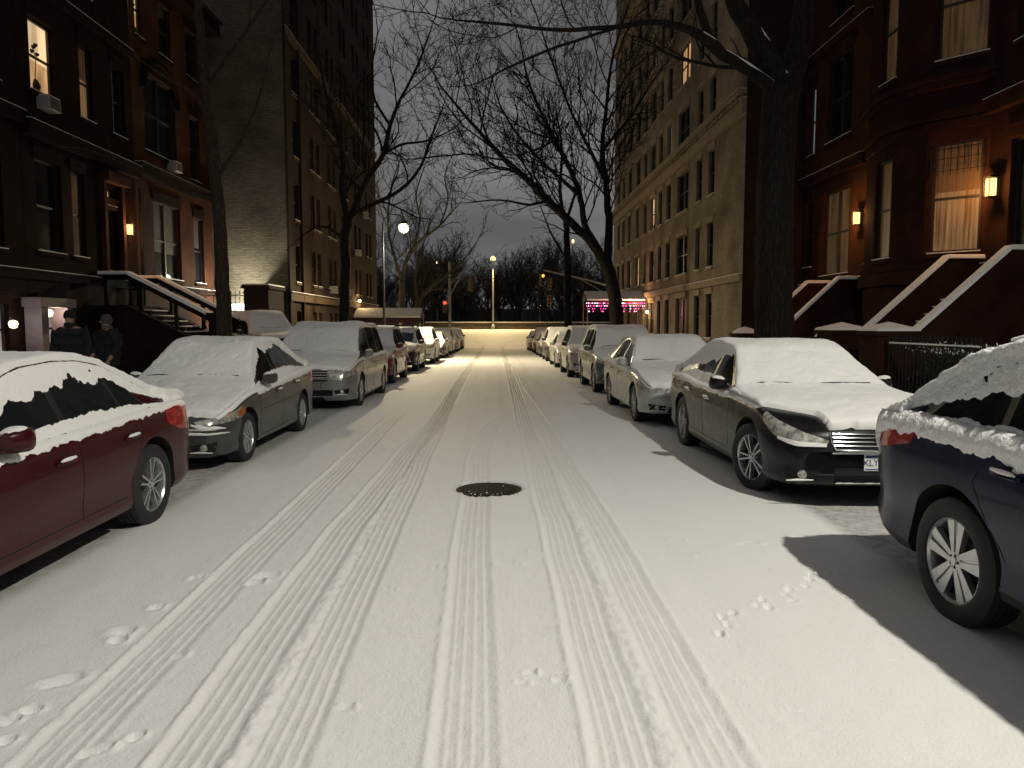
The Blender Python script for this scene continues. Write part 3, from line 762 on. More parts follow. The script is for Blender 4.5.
def paint(name, col, rough=.32, metal=.0, coat=.26):
    return mat(name, col, rough, metal=metal, coat=coat, var=(3.5, .10), bump=(180, .05, .001), spec=.22)
P_red = paint('paint_dark_red', (.038, .0025, .004), .3)
P_navy = paint('paint_navy', (.003, .006, .032), .28)
P_black = paint('paint_black', (.008, .007, .007), .28)
P_grey = paint('paint_warm_grey', (.075, .072, .066), .3, .3)
P_silver = paint('paint_silver', (.50, .50, .48), .34, .35)
P_pewter = paint('paint_pewter', (.15, .15, .145), .3, .4)
P_dark = paint('paint_charcoal', (.03, .03, .032), .28)
P_white = paint('paint_white', (.6, .6, .58), .3)
P_maroon = paint('paint_maroon', (.13, .012, .012), .28)
P_tan = paint('paint_tan', (.34, .25, .08), .3)

def SEDAN(**k):
    S = dict(L=4.85, W=1.86, R=.33, axles=(.97, 3.77), seed=1, tuck=.02,
      top=[(0,.52),(.02,.60),(.06,.66),(.16,.715),(.4,.80),(.8,.885),(1.25,.955),(1.42,.985),(2.28,1.40),(2.5,1.445),(2.9,1.465),(3.25,1.455),(3.55,1.41),(4.2,1.125),(4.4,1.075),(4.7,1.05),(4.79,1.02),(4.84,.90),(4.85,.70)],
      sh=[(0,.60),(.3,.74),(.8,.84),(1.4,.90),(2.4,.935),(3.4,.965),(4.1,.99),(4.6,.985),(4.85,.93)],
      bot=[(0,.36),(.03,.28),(.12,.22),(.5,.20),(4.3,.21),(4.65,.25),(4.82,.33),(4.85,.42)],
      tum=[(0,.4),(1.5,.55),(2.4,.48),(3.4,.5),(4.2,.6)], crown=[(0,.02),(.6,.05),(1.4,.05),(2.2,.05),(3.2,.05),(4.2,.04),(4.85,.02)],
      glass=[(1.78,2.62,2.28,2.60),(2.70,3.42,2.68,3.36),(3.47,3.80,3.40,3.50)],
      seams=[((1.62,.36),(1.60,.90)),((2.66,.32),(2.66,.94)),((3.60,.84),(3.52,.98)),((3.34,.42),(3.60,.84)),((1.62,.33),(3.3,.35))],
      handles=[2.36, 3.28], mirror=1.92, wind=(1.44, 2.26, .66, .54), back=(3.60, 4.16, .54, .62),
      lamps=[('headlight', False, [(32,.60),(46,.62),(58,.66),(69,.70)], [(30,.66),(42,.71),(56,.76),(72,.80)], M_lens, .005),
             ('taillight', True, [(30,.78),(48,.77),(66,.80),(72,.84)], [(30,.90),(48,.93),(64,.95),(74,.93)], M_red, .005)],
      details=[front_patch('grille', -.40, .40, .50, .615, M_darkgap), front_patch('lower_grille', -.5, .5, .27, .38, M_darkgap), fogs(.68, .36)],
      wind_=0)
    S.update(k); return S
def SUV(**k):
    S = dict(L=4.65, W=1.86, R=.35, axles=(.93, 3.58), seed=2, tuck=.03, arch=.07,
      top=[(0,.62),(.02,.78),(.06,.86),(.16,.92),(.5,.99),(1.1,1.06),(1.25,1.085),(1.95,1.56),(2.2,1.635),(2.7,1.68),(3.5,1.67),(4.05,1.62),(4.28,1.55),(4.52,1.16),(4.58,1.02),(4.64,.80),(4.65,.60)],
      sh=[(0,.80),(.3,.90),(.8,.98),(1.4,1.02),(2.4,1.04),(3.4,1.07),(4.2,1.11),(4.65,1.08)],
      bot=[(0,.42),(.03,.34),(.12,.27),(.5,.24),(4.1,.25),(4.45,.31),(4.62,.40),(4.65,.48)],
      tum=[(0,.3),(1.4,.40),(2.4,.32),(3.6,.33),(4.65,.45)], crown=[(0,.02),(.6,.05),(1.3,.05),(2.2,.05),(3.6,.05),(4.65,.02)],
      glass=[(1.55,2.38,1.98,2.36),(2.46,3.22,2.44,3.20),(3.28,3.98,3.26,3.80)],
      seams=[((1.50,.42),(1.48,.98)),((2.42,.36),(2.42,1.02)),((3.36,.92),(3.26,1.05)),((3.14,.48),(3.36,.92))],
      handles=[2.14, 3.02], mirror=1.72, wind=(1.27, 1.93, .66, .58), back=(4.27, 4.50, .58, .62),
      lamps=[('headlight', False, [(32,.76),(46,.77),(60,.80),(68,.83)], [(30,.86),(44,.88),(58,.92),(70,.94)], M_lens, .005),
             ('taillight', True, [(38,.80),(56,.80),(66,.84),(68,.9)], [(38,1.0),(56,1.04),(66,1.06),(68,1.04)], M_red, .005)],
      details=[front_patch('grille', -.42, .42, .62, .80, M_darkgap), grille_bars(-.42, .42, (.66, .71, .76), M_chrome), front_patch('lower_grille', -.5, .5, .38, .50, M_darkgap), fogs(.66, .46)])
    S.update(k); return S
# ---------------------------------------------------------------- snow masks for the cars' sides
def bandm(off=.12, sl=.0, d0=3.5):
    """snow below the side windows down to a ragged line"""
    return lambda d, z, zs: (z-(zs-off-sl*np.maximum(0, d0-d)))/.05-3*sstep(1.45, .9, d)
def glassm(lo=.5, amp=.12, ph=0., low=.12):
    def g(d, f, x):
        return np.maximum((f-lo-amp*np.sin(d*2.7+ph)-.12*vnoise(d*5, x*0, 44))/.16, (low-f)/.08)
    return g
def emblem_ring(x, z):
    def f(B, S, root, body):
        p, n = B.front(x, z)
        b = MB(); pts = [Vector((.072*cos(a), -.022, .056*sin(a))) for a in np.linspace(0, 2*pi, 25)]
        b.tube(pts, .0085, 8, cap=False); b.box(-.085, .085, -.034, -.014, -.014, .014); o = b.build('emblem', [M_chrome], root, True); o.location = p
    return f
def grille_frame(x0, x1, z0, z1, r=.012):
    def f(B, S, root, body):
        b = MB(); P = []
        pts2 = [(x0, z1), (x0*.99, (z0+z1)/2), (x0*.92, z0)]+[(x0*.92+(x1-x0)*.92*i/8, z0-.004) for i in range(1, 8)]+[(x1*.92, z0), (x1*.99, (z0+z1)/2), (x1, z1)]
        for (x, z) in pts2:
            p, n = B.front(x, z)
            if p is not None: P.append(p+n*.008)
        b.tube(P, r, 6); b.build('grille_frame', [M_chrome], root, True)
    return f
def roof_rails(d0, d1, m=None, snow=True):
    def f(B, S, root, body):
        for sg in (-1, 1):
            pts = []
            for i in range(11):
                d = d0+(d1-d0)*i/10; P = B.section(d)[27]; pts.append(Vector((sg*(P[0]-.07), d-B.L/2, P[1]+.05+(0 if 0 < i < 10 else -.04))))
            b = MB(); b.tube(pts, .018, 8); r = b.build('roof_rail', [m or M_black], root, True)
            if snow:
                b = MB(); b.tube([p+Vector((0, 0, .026)) for p in pts[1:-1]], [.012]+[.024]*7+[.012], 7); b.build('rail_snow', [M_snowrough], r, True)
    return f
def lip_snow(x0, x1, z, t=.03, out=.02, name='bumper_snow'):
    """a strip of snow resting on a ledge of the nose"""
    def f(B, S, root, body):
        V = []; F = []; n = 40
        for i in range(n+1):
            x = x0+(x1-x0)*i/n; p, nn = B.front(x, z)
            if p is None: return
            k = sin(pi*i/n)**.3; tt = t*k*(.85+.3*float(vnoise(x*20, 1, 3)))
            e = float(vnoise(x*30, 2, 5))*.006
            q = Vector((nn.x, nn.y, 0)).normalized()
            for (a, h) in ((.0, -.01), (out+e, -.006), (out+.004+e, tt*.5), (out*.6, tt), (-.03, tt*1.1), (-.06, tt*.9)): V.append(p+q*a+Vector((0, 0, h)))
        for i in range(n):
            for j in range(5): F.append((i*6+j, i*6+j+1, (i+1)*6+j+1, (i+1)*6+j))
        obj(name, mesh(name, V, F, M_snowcar, True), body)
    return f
def lamp_snow(sg, pts, t=.02):
    """snow lying in the lower half of a headlamp"""
    def f(B, S, root, body):
        bt = [(a*sg, z) for a, z in pts[0]]; tp = [(a*sg, z) for a, z in pts[1]]
        patch(lambda a, z: B.cyl(a, z), bt, tp, 14, 4, t, 'headlight_snow', M_snowcar, root)
    return f
def rear_door_snowline(B, S): pass

CARS = []
GL, GR = 'cars parked along the left kerb', 'cars parked along the right kerb'
def park(S, name, label, cat, side, front, X):
    W = S['W']; front *= 1.03; X *= 1.025; xc = X-W/2 if side == 'l' else X+W/2
    zc = gz(front+S['L']/2)-.012; zf, zr = gz(front+.9), gz(front+S['L']-1)
    r = build_car(S, name, label, cat, GL if side == 'l' else GR, (xc, front+S['L']/2, zc))
    r.rotation_euler = (math.atan2(zr-zf, S['L']-1.9), 0, random.uniform(-.006, .006))
    CARS.append(r); return r

# --- dark red sedan, nearest on the left
redS = SEDAN(seed=11, top=[(0,.52),(.02,.60),(.06,.66),(.16,.715),(.4,.80),(.8,.88),(1.25,.95),(1.42,.98),(2.28,1.395),(2.5,1.44),(2.9,1.462),(3.25,1.45),(3.55,1.40),(4.2,1.115),(4.4,1.07),(4.7,1.05),(4.79,1.02),(4.84,.90),(4.85,.70)], paint=P_red, res=.018, spokes=5, wstyle='twin', snow=.05, R=.345, handlemat=P_red, chromeline=1, ragged=1.0, W=1.87,
   sidem=bandm(.045, .0, 3.6), sidet=.009, glassm=glassm(.60, .05, 1.0, .2), glasst=.009, gutter=1.5, H=1)
redS['hdrop'] = .155; redS['wipers'] = 1
redS['lamps'] = [redS['lamps'][0], ('taillight', True, [(34,.74),(50,.72),(66,.76),(77,.84)], [(34,.90),(50,.94),(66,.965),(79,.95)], M_red, .005)]
park(redS, 'parked_car', 'dark red sedan nearest on the left with snow caked below its windows', 'car', 'l', (6.12*1.03-3.77)/1.03, -2.83)
# --- warm grey compact sedan
compS = SEDAN(seed=21, paint=P_grey, res=.022, spokes=8, snow=.055, L=4.53, W=1.72, R=.31, axles=(.90, 3.50), handlemat=P_grey, wipers=1, ragged=1.2,
      top=[(0,.50),(.02,.60),(.06,.66),(.15,.70),(.4,.77),(.8,.86),(1.05,.93),(1.2,.97),(2.0,1.40),(2.25,1.455),(2.6,1.475),(2.95,1.465),(3.25,1.42),(3.85,1.15),(4.05,1.10),(4.35,1.08),(4.46,1.03),(4.52,.90),(4.53,.70)],
      sh=[(0,.58),(.3,.70),(.8,.80),(1.4,.88),(2.4,.93),(3.4,.97),(3.9,1.0),(4.3,.99),(4.53,.93)],
      bot=[(0,.30),(.03,.22),(.12,.17),(.5,.18),(4.0,.19),(4.35,.22),(4.5,.28),(4.53,.36)],
      glass=[(1.52,2.32,1.95,2.30),(2.39,3.18,2.37,3.08)], seams=[((1.36,.30),(1.34,.86)),((2.36,.28),(2.36,.92)),((3.30,.80),(3.2,.96)),((3.06,.40),(3.30,.80)),((1.36,.27),(3.0,.29)),((1.3,.60),(3.4,.64))],
      handles=[2.08, 3.0], mirror=1.66, wind=(1.22, 1.98, .62, .50), back=(3.28, 3.82, .50, .58),
      lamps=[('headlight', False, [(30,.555),(44,.565),(58,.58),(68,.60)], [(28,.60),(42,.64),(56,.68),(72,.73)], M_lens, .005),
             ('corner_lamp', False, [(62,.60),(70,.61),(74,.63)], [(60,.66),(70,.70),(77,.72)], M_amber, .009),
             ('taillight', True, [(40,.76),(52,.76),(66,.80)], [(40,.92),(52,.94),(66,.95)], M_red, .005)],
      details=[front_patch('grille', -.32, .32, .50, .565, M_darkgap), front_patch('lower_grille', -.4, .4, .24, .33, M_darkgap), fogs(.60, .30), lip_snow(-.80, .80, .455, .03, .014), lip_snow(-.78, .78, .51, .075, .006)],
   sidem=bandm(.09, 0, 0), sidet=.012, glassm=glassm(.80, .08, .5, .26), glasst=.009)
park(compS, 'parked_car', 'grey compact sedan with a roof and windscreen buried in snow, behind the dark red sedan', 'car', 'l', 8.08, -3.0)
# --- minivan
vanS = SUV(seed=31, paint=paint('paint_light_pewter', (.26, .26, .25), .3, .4), res=.03, spokes=7, snow=.06, L=5.1, W=1.98, R=.34, axles=(1.0, 4.05), handlemat=P_pewter, arch=.05, snowm=0,
      top=[(0,.56),(.02,.74),(.06,.82),(.16,.88),(.5,.97),(.85,1.04),(1.0,1.08),(1.85,1.58),(2.1,1.66),(2.7,1.72),(4.2,1.71),(4.7,1.64),(4.82,1.54),(4.98,1.16),(5.04,1.02),(5.09,.80),(5.10,.60)],
      sh=[(0,.74),(.3,.86),(.8,.95),(1.4,1.0),(2.4,1.02),(3.6,1.03),(4.6,1.05),(5.1,1.02)],
      bot=[(0,.30),(.03,.24),(.12,.19),(.5,.18),(4.6,.20),(4.95,.28),(5.07,.38),(5.10,.46)],
      tum=[(0,.3),(1.4,.34),(2.4,.26),(4.2,.26),(5.1,.35)],
      glass=[(1.32,1.58,1.60,1.62),(1.66,2.52,1.70,2.50),(2.60,3.55,2.60,3.55),(3.64,4.66,3.64,4.56)],
      seams=[((1.55,.36),(1.53,.96)),((2.56,.32),(2.56,1.0)),((3.52,.50),(3.60,1.0)),((2.6,.86),(4.6,.88))], handles=[2.3, 2.68], mirror=1.62, wind=(1.02, 1.84, .72, .62), back=(4.80, 4.97, .6, .66),
      lamps=[('headlight', False, [(28,.66),(42,.66),(56,.69),(65,.72)], [(27,.80),(40,.83),(54,.87),(67,.90)], M_lens, .005),
             ('taillight', True, [(46,.80),(60,.80),(66,.84)], [(46,1.1),(60,1.14),(66,1.12)], M_red, .005)],
      details=[front_patch('grille', -.46, .46, .62, .80, M_darkgap), grille_bars(-.46, .46, (.66, .71, .76), M_chrome, .011), grille_frame(-.47, .47, .60, .80), front_patch('lower_grille', -.56, .56, .30, .42, M_darkgap), fogs(.74, .38)],
      sidem=bandm(.05), sidet=.01, glassm=glassm(1.1, .0, 0, .05))
park(vanS, 'parked_minivan', 'pewter minivan with a crossbar grille and a smooth sheet of snow on its windscreen', 'minivan', 'l', 14.1, -2.74)
# --- navy wagon nearest right
wagS = SUV(seed=41, paint=P_navy, res=.015, spokes=5, wstyle='wide', snow=.055, snowmat=M_snowrough, lump=.008, L=4.82, W=1.86, R=.365, axles=(.95, 3.70), handlemat=P_navy, clad=.0, arch=.06, slope=.18, ragged=1.4,
      top=[(0,.66),(.02,.80),(.06,.88),(.16,.94),(.5,1.0),(1.1,1.08),(1.3,1.12),(2.1,1.46),(2.4,1.57),(2.9,1.615),(3.5,1.60),(3.82,1.55),(4.02,1.47),(4.46,1.21),(4.70,1.14),(4.79,.92),(4.82,.65)],
      sh=[(0,.82),(.3,.92),(.8,1.0),(1.4,1.06),(2.4,1.09),(3.4,1.12),(4.2,1.13),(4.82,1.08)],
      bot=[(0,.42),(.03,.34),(.12,.27),(.5,.26),(4.25,.27),(4.62,.33),(4.78,.42),(4.82,.50)],
      glass=[(1.62,2.50,2.05,2.48),(2.58,3.40,2.56,3.36),(3.46,4.06,3.44,3.70)],
      seams=[((1.56,.42),(1.54,.94)),((2.54,.38),(2.54,.98)),((3.52,.86),(3.42,1.02)),((3.26,.50),(3.52,.86))], handles=[2.28, 3.16], mirror=1.80, wind=(1.32, 2.08, .66, .56), back=(4.03, 4.42, .56, .62), planr=.10,
      lamps=[('headlight', False, [(32,.72),(46,.73),(60,.76),(68,.79)], [(30,.82),(44,.84),(58,.88),(70,.90)], M_lens, .005),
             ('taillight', True, [(36,.88),(48,.88),(58,.92),(70,.97)], [(36,1.06),(48,1.07),(60,1.08),(74,1.07)], M_red, .006)],
      details=[front_patch('grille', -.42, .42, .60, .78, M_darkgap), front_patch('lower_grille', -.5, .5, .36, .48, M_darkgap), fogs(.66, .44), roof_rails(2.3, 3.85), plate(0, .86, rearend=True)],
      sidem=bandm(.115), sidet=.034, glassm=glassm(.50, .20, .9, .10), glasst=.016, gutter=.3)
wagS['hdrop'] = .17; wagS['clad'] = .40
park(wagS, 'parked_wagon', 'navy blue wagon cut by the right edge, with granular snow and silver rims', 'station wagon', 'r', (4.08-3.70)/1.03, 2.50)
# --- black sedan
blkS = SEDAN(seed=51, paint=P_black, res=.02, spokes=5, wstyle='twin', snow=.05, R=.35, axles=(.95, 3.74), W=1.88, steer=radians(14), handlemat=M_chrome, chromeline=0, ragged=.9,
      top=[(0,.50),(.02,.66),(.05,.74),(.14,.80),(.4,.865),(.8,.93),(1.3,.985),(1.48,1.01),(2.25,1.40),(2.5,1.45),(2.9,1.47),(3.25,1.455),(3.55,1.41),(4.2,1.13),(4.4,1.09),(4.7,1.07),(4.79,1.03),(4.84,.90),(4.85,.70)],
      sh=[(0,.68),(.3,.80),(.8,.89),(1.4,.93),(2.4,.94),(3.1,.95),(3.8,1.0),(4.6,.99),(4.85,.93)],
      glass=[(1.82,2.62,2.28,2.60),(2.70,3.46,2.68,3.40)],
      lamps=[('headlight', False, [(28,.60),(40,.60),(52,.66),(64,.78)], [(27,.655),(38,.72),(50,.79),(66,.86)], M_lens, .006),
             ('taillight', True, [(40,.78),(55,.78),(68,.82)], [(40,.92),(55,.95),(68,.96)], M_red, .005)],
      details=[front_patch('grille', -.46, .46, .575, .725, M_darkgap, taper=.04), grille_bars(-.44, .44, (.61, .645, .68, .71), M_chrome, .0065), grille_frame(-.46, .46, .575, .725, .008), emblem_ring(0, .655),
               front_patch('lower_grille', -.42, .42, .27, .40, M_darkgap), fogs(.70, .34), plate(0, .455, txt='XLY 4073'), lip_snow(-.45, .45, .54, .045, .02), lip_snow(-.40, .40, .262, .02, .012),
               lamp_snow(1, ([(28,.597),(40,.597),(50,.64)], [(28,.625),(40,.640),(50,.665)])), lamp_snow(-1, ([(28,.597),(40,.597),(50,.64)], [(28,.625),(40,.640),(50,.665)]))],
      nosnow=[lambda x, d, z: np.where(np.abs(x) > .46, (d-.34-(np.abs(x)-.46)*1.05)/.06, (d-.05)/.03)],
      sidem=bandm(.05), sidet=.012, glassm=glassm(.66, .3, 2.0, .3), glasst=.010, gutter=.2)
park(blkS, 'parked_car', 'black sedan with bare chrome grille, white number plate and turned front wheel', 'car', 'r', 6.34, 2.50)
# --- silver sedan behind it
silS = SEDAN(seed=61, paint=P_silver, res=.028, spokes=7, snow=.055, R=.325, ragged=1.1, handlemat=P_silver,
      details=[front_patch('grille', -.36, .36, .50, .60, M_darkgap), grille_bars(-.36, .36, (.53, .565), M_chrome), front_patch('lower_grille', -.5, .5, .25, .35, M_darkgap), fogs(.68, .34)],
      lamps=[('headlight', False, [(30,.58),(46,.59),(58,.62),(72,.68)], [(28,.65),(42,.70),(56,.76),(76,.82)], M_lens, .005),
             ('taillight', True, [(38,.78),(50,.78),(66,.80)], [(38,.92),(50,.94),(66,.95)], M_red, .005)],
      sidem=bandm(.06), sidet=.01, glassm=glassm(.9, .1, 0, .1))
park(silS, 'parked_car', 'silver sedan with snow to the tips of its swept headlights, behind the black sedan', 'car', 'r', 11.55, 2.30)

# --- farther cars
def far(side, front, X, base, P, name, label, cat, seed, **k):
    S = base(seed=seed, paint=P, res=.06, snow=.06, handlemat=P, sidem=bandm(.06), sidet=.01, glassm=glassm(1.0, .1, seed, .08), ragged=.8, **k)
    return park(S, name, label, cat, side, front, X)
def crossbars(B, S, root, body):
    b = MB()
    for d in (2.2, 3.3):
        z = float(B.top(d))+.12; b.bar((-.62, d-B.L/2, z), (.62, d-B.L/2, z), .07, .04)
        for sg in (-1, 1): b.bar((sg*.56, d-B.L/2, z-.14), (sg*.56, d-B.L/2, z), .05, .05)
    b.build('roof_rack', [M_black], root)
_d = SUV()['details']
far('l', 20.7, -2.95, SUV, P_maroon, 'parked_car', 'red hatchback squeezed in behind the pewter minivan', 'car', 71, L=4.45, W=1.78)
far('l', 27.0, -2.95, SUV, P_dark, 'parked_car', 'dark sport utility car with a roof rack and a bare windscreen', 'car', 72, details=_d+[crossbars],
    nosnow=[lambda x, d, z: np.where((d > 1.30) & (d < 1.92) & (np.abs(x) < .64), -1, 2)])
far('l', 33.2, -2.85, SUV, P_white, 'parked_car', 'white sport utility car behind the one with the roof rack on the left', 'car', 73)
far('l', 39.2, -2.8, SEDAN, P_dark, 'parked_car', 'dark sedan fourth from the far end of the left row', 'car', 74)
far('l', 45.2, -2.75, SUV, P_white, 'parked_car', 'white car under thick snow, third from the far end of the left row', 'car', 75)
far('l', 51.0, -2.7, SEDAN, P_silver, 'parked_car', 'silver sedan second from the far end of the left row', 'car', 76)
far('l', 56.9, -2.65, SUV, P_maroon, 'parked_car', 'dark maroon car at the far end of the left row', 'car', 77, L=4.5)
far('r', 17.3, 2.36, SUV, P_pewter, 'parked_car', 'grey crossover with a tall dark grille, second behind the black sedan', 'car', 81)
far('r', 23.3, 2.30, SUV, P_tan if False else P_silver, 'parked_car', 'pale silver sport utility car with black mirrors, third behind the black sedan', 'car', 82, mirrormat=M_black)
far('r', 29.4, 2.36, SEDAN, P_silver, 'parked_car', 'silver sedan fourth behind the black sedan on the right', 'car', 83)
far('r', 35.4, 2.38, SUV, P_dark, 'parked_car', 'charcoal sport utility car fourth from the far end of the right row', 'car', 84)
far('r', 41.3, 2.38, SEDAN, P_grey, 'parked_car', 'grey sedan third from the far end of the right row', 'car', 85)
far('r', 47.2, 2.38, SUV, P_maroon, 'parked_car', 'reddish car second from the far end of the right row', 'car', 86)
far('r', 53.4, 2.30, SEDAN, P_tan, 'parked_car', 'yellowish sedan at the far end of the right row', 'car', 87)
# ================================================================== BUILDINGS
M_brownL = mat('brownstone_dark', (.015, .0068, .0042), .85, spec=.07, var=(1.4, .4), bump=(18, .5, .02))
M_brownR = mat('brownstone_red', (.029, .0115, .007), .85, spec=.07, var=(1.4, .4), bump=(18, .5, .02))
M_brownO = mat('brownstone_orange', (.046, .019, .010), .85, spec=.07, var=(1.4, .4), bump=(18, .5, .02))
M_brickR = brick('brick_brown', (.085, .042, .030), (.055, .028, .02), (.05, .035, .028))
M_brickTan = brick('brick_tan', (.24, .19, .135), (.18, .142, .098), (.155, .128, .095))
M_brickDk = brick('brick_umber', (.032, .018, .011), (.022, .0125, .008), (.026, .017, .012))
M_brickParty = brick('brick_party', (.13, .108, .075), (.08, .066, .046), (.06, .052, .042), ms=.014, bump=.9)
M_stone = mat('limestone_trim', (.24, .19, .13), .8, spec=.2, var=(3, .2), bump=(20, .4, .01))
M_stoneD = mat('brown_trim', (.07, .044, .026), .8, spec=.2, var=(3, .2), bump=(20, .4, .01))
M_blind = mat('window_blind', (.045, .037, .028), .8)
M_frame = mat('window_frame_dark', (.02, .016, .014), .5)
M_pane = mat('window_pane', (.010, .011, .013), .05, spec=.6)
M_roof = mat('roof_tar', (.03, .03, .03), .9)
def lit(name, col, strength, fold=0, dark=.45, level=None):
    if name in MATS: return MATS[name]
    m = bpy.data.materials.new(name); m.use_nodes = True; nt = m.node_tree; b = nt.nodes['Principled BSDF']
    b.inputs['Base Color'].default_value = (*[c*.1 for c in col], 1); b.inputs['Roughness'].default_value = .3
    b.inputs['Emission Color'].default_value = (*col, 1); b.inputs['Emission Strength'].default_value = strength
    if fold:
        tc = nt.nodes.new('ShaderNodeTexCoord'); wv = nt.nodes.new('ShaderNodeTexNoise'); mp = nt.nodes.new('ShaderNodeMapping'); mp.inputs['Scale'].default_value = (fold, fold, .6)
        nt.links.new(tc.outputs['Object'], mp.inputs[0]); nt.links.new(mp.outputs[0], wv.inputs['Vector']); wv.inputs['Scale'].default_value = 1; wv.inputs['Detail'].default_value = 4
        r = nt.nodes.new('ShaderNodeMapRange'); r.inputs['From Min'].default_value = .35; r.inputs['From Max'].default_value = .65; r.inputs['To Min'].default_value = strength*dark; r.inputs['To Max'].default_value = strength*1.25
        nt.links.new(wv.outputs['Fac'], r.inputs['Value']); nt.links.new(r.outputs[0], b.inputs['Emission Strength'])
    MATS[name] = m; return m
LIT = dict(warm=lit('lit_warm', (1, .55, .24), .55, 3), bright=lit('lit_bright', (1, .70, .38), .85, 2.2, .6), curtain=lit('lit_curtain', (.85, .48, .20), .05, 14, .2), sheer=lit('lit_sheer', (1, .58, .25), .17, 16, .15),
           dim=lit('lit_dim', (.8, .5, .25), .05, 6, .3), cool=lit('lit_cool', (.8, .85, .9), .12, 6), pink=lit('lit_pinkish', (1, .8, .72), .5, 5, .4))

def facade(W, H, ops, m, name, parent, depth=.22, z0=0, uvs=1):
    """wall in the local plane y=0 (outside towards -y) with openings (u0,u1,z0,z1) and their reveals"""
    us = sorted({0, W, *[o[0] for o in ops], *[o[1] for o in ops]}); zs = sorted({z0, H, *[o[2] for o in ops], *[o[3] for o in ops]})
    V = []; F = []; UV = []
    def quad(p, uv):
        b = len(V); V.extend(p); F.append((b, b+1, b+2, b+3)); UV.extend(uv)
    for i in range(len(us)-1):
        for j in range(len(zs)-1):
            cu, cz = (us[i]+us[i+1])/2, (zs[j]+zs[j+1])/2
            if any(o[0] < cu < o[1] and o[2] < cz < o[3] for o in ops): continue
            a, b_, c, d = us[i], us[i+1], zs[j], zs[j+1]; quad([(a, 0, c), (b_, 0, c), (b_, 0, d), (a, 0, d)], [(a, c), (b_, c), (b_, d), (a, d)])
    for (a, b_, c, d) in ops:
        quad([(a, 0, c), (a, 0, d), (a, depth, d), (a, depth, c)], [(0, c), (0, d), (depth, d), (depth, c)])
        quad([(b_, 0, d), (b_, 0, c), (b_, depth, c), (b_, depth, d)], [(0, d), (0, c), (depth, c), (depth, d)])
        quad([(a, 0, d), (b_, 0, d), (b_, depth, d), (a, depth, d)], [(a, 0), (b_, 0), (b_, depth), (a, depth)])
        quad([(b_, 0, c), (a, 0, c), (a, depth, c), (b_, depth, c)], [(b_, 0), (a, 0), (a, depth), (b_, depth)])
    return obj(name, mesh(name, V, F, m, uv=UV), parent)
def plainwall(pts, m, name, parent):     # polygon quad with metre uv
    p = [Vector(q) for q in pts]; u = (p[1]-p[0]).length; v = (p[3]-p[0]).length
    return obj(name, mesh(name, p, [(0, 1, 2, 3)], m, uv=[(0, 0), (u, 0), (u, v), (0, v)]), parent)
_wc = {}; name_rng = random.Random(77)
def window(parent, u0, u1, z0, z1, pane='dark', depth=.22, style='sash', sillm=None, arch=False, trim=None, tk=0):
    """window: the glass, with frame and sill as its parts"""
    w, h = round(u1-u0, 2), round(z1-z0, 2)
    if pane == 'dark' and name_rng.random() < .4: pane = 'blind%d' % name_rng.randint(1, 3)
    key = (w, h, pane, style, depth)
    if key not in _wc:
        pm = M_pane if pane[:5] in ('dark', 'blind') else LIT[pane]
        g = MB()
        if pane[:5] == 'blind':
            zt_ = h*(.8, .55, .35)[int(pane[5])-1]; g.box(0, w, depth-.03, depth-.015, 0, zt_, 0); g.box(0, w, depth-.029, depth-.014, zt_+.001, h, 1); gm = g.me('window', [pm, M_blind])
        elif pane in ('sheer', 'bright', 'curtain', 'warm'):
            up = {'sheer': 'curtain', 'bright': 'bright', 'curtain': 'curtain', 'warm': 'warm'}[pane]; zt_ = h*(.56 if pane == 'sheer' else .45)
            g.box(0, w, depth-.03, depth-.015, 0, zt_, 0); g.box(0, w, depth-.028, depth-.013, zt_+.001, h, 1)
            if pane == 'bright':   # things standing inside the room's window
                g.lathe([(.02, 0), (.10, .02), (.13, .18), (.07, .30), (.05, .34)], (w*.45, depth-.04, .06), 10, 2); g.tube([(w*.45, depth-.04, .4), (w*.5, depth-.04, .95), (w*.42, depth-.04, 1.25)], [.012, .01, .006], 5, 2)
                for (qx, qz) in ((.42, 1.25), (.55, 1.1), (.5, 1.33), (.36, 1.12)): g.lathe([(0, -.06), (.06, -.02), (.07, .03), (0, .06)], (w*qx, depth-.04, qz), 7, 2)
            gm = g.me('window', [pm if pane != 'bright' else LIT['warm'], LIT[up], M_frame])
        else:
            g.box(0, w, depth-.03, depth-.015, 0, h); gm = g.me('window', [pm])
        f = MB(); t = .055; y0, y1 = depth-.10, depth-.032
        f.box(0, t, y0, y1, 0, h); f.box(w-t, w, y0, y1, 0, h); f.box(t, w-t, y0+.002, y1, h-t, h); f.box(t, w-t, y0+.002, y1, 0, t*1.3)
        if style != 'fixed': f.box(t, w-t, y0+.012, y1-.002, h*.5-.03, h*.5+.03)
        if style == 'double' or (w > 1.3 and style == 'sash'): f.box(w/2-.05, w/2+.05, y0-.005, y1+.002, t, h-t)
        fm = f.me('window_frame', [M_frame])
        _wc[key] = (gm, fm)
    gm, fm = _wc[key]
    o = obj('window', gm, parent, (u0, 0, z0)); obj('window_frame', fm, o)
    if sillm:
        k = ('sill', w, sillm.name)
        if k not in _wc:
            s = MB(); s.box(-.06, w+.06, -.07, depth-.11, -.12, -.002); s.box(-.05, w+.05, -.06, depth-.12, -.001, .025, 1); _wc[k] = s.me('window_sill', [sillm, M_snow])
        obj('window_sill', _wc[k], o)
    if trim:
        k = ('lintel', w, trim.name, tk)
        if k not in _wc:
            s = MB(); s.box(-.10, w+.10, -.05, -.002, .002, .26)
            if not tk: s.box(-.14, w+.14, -.09, -.003, .262, .34)
            _wc[k] = s.me('window_lintel', [trim])
        obj('window_lintel', _wc[k], o, (0, 0, h))
    return o
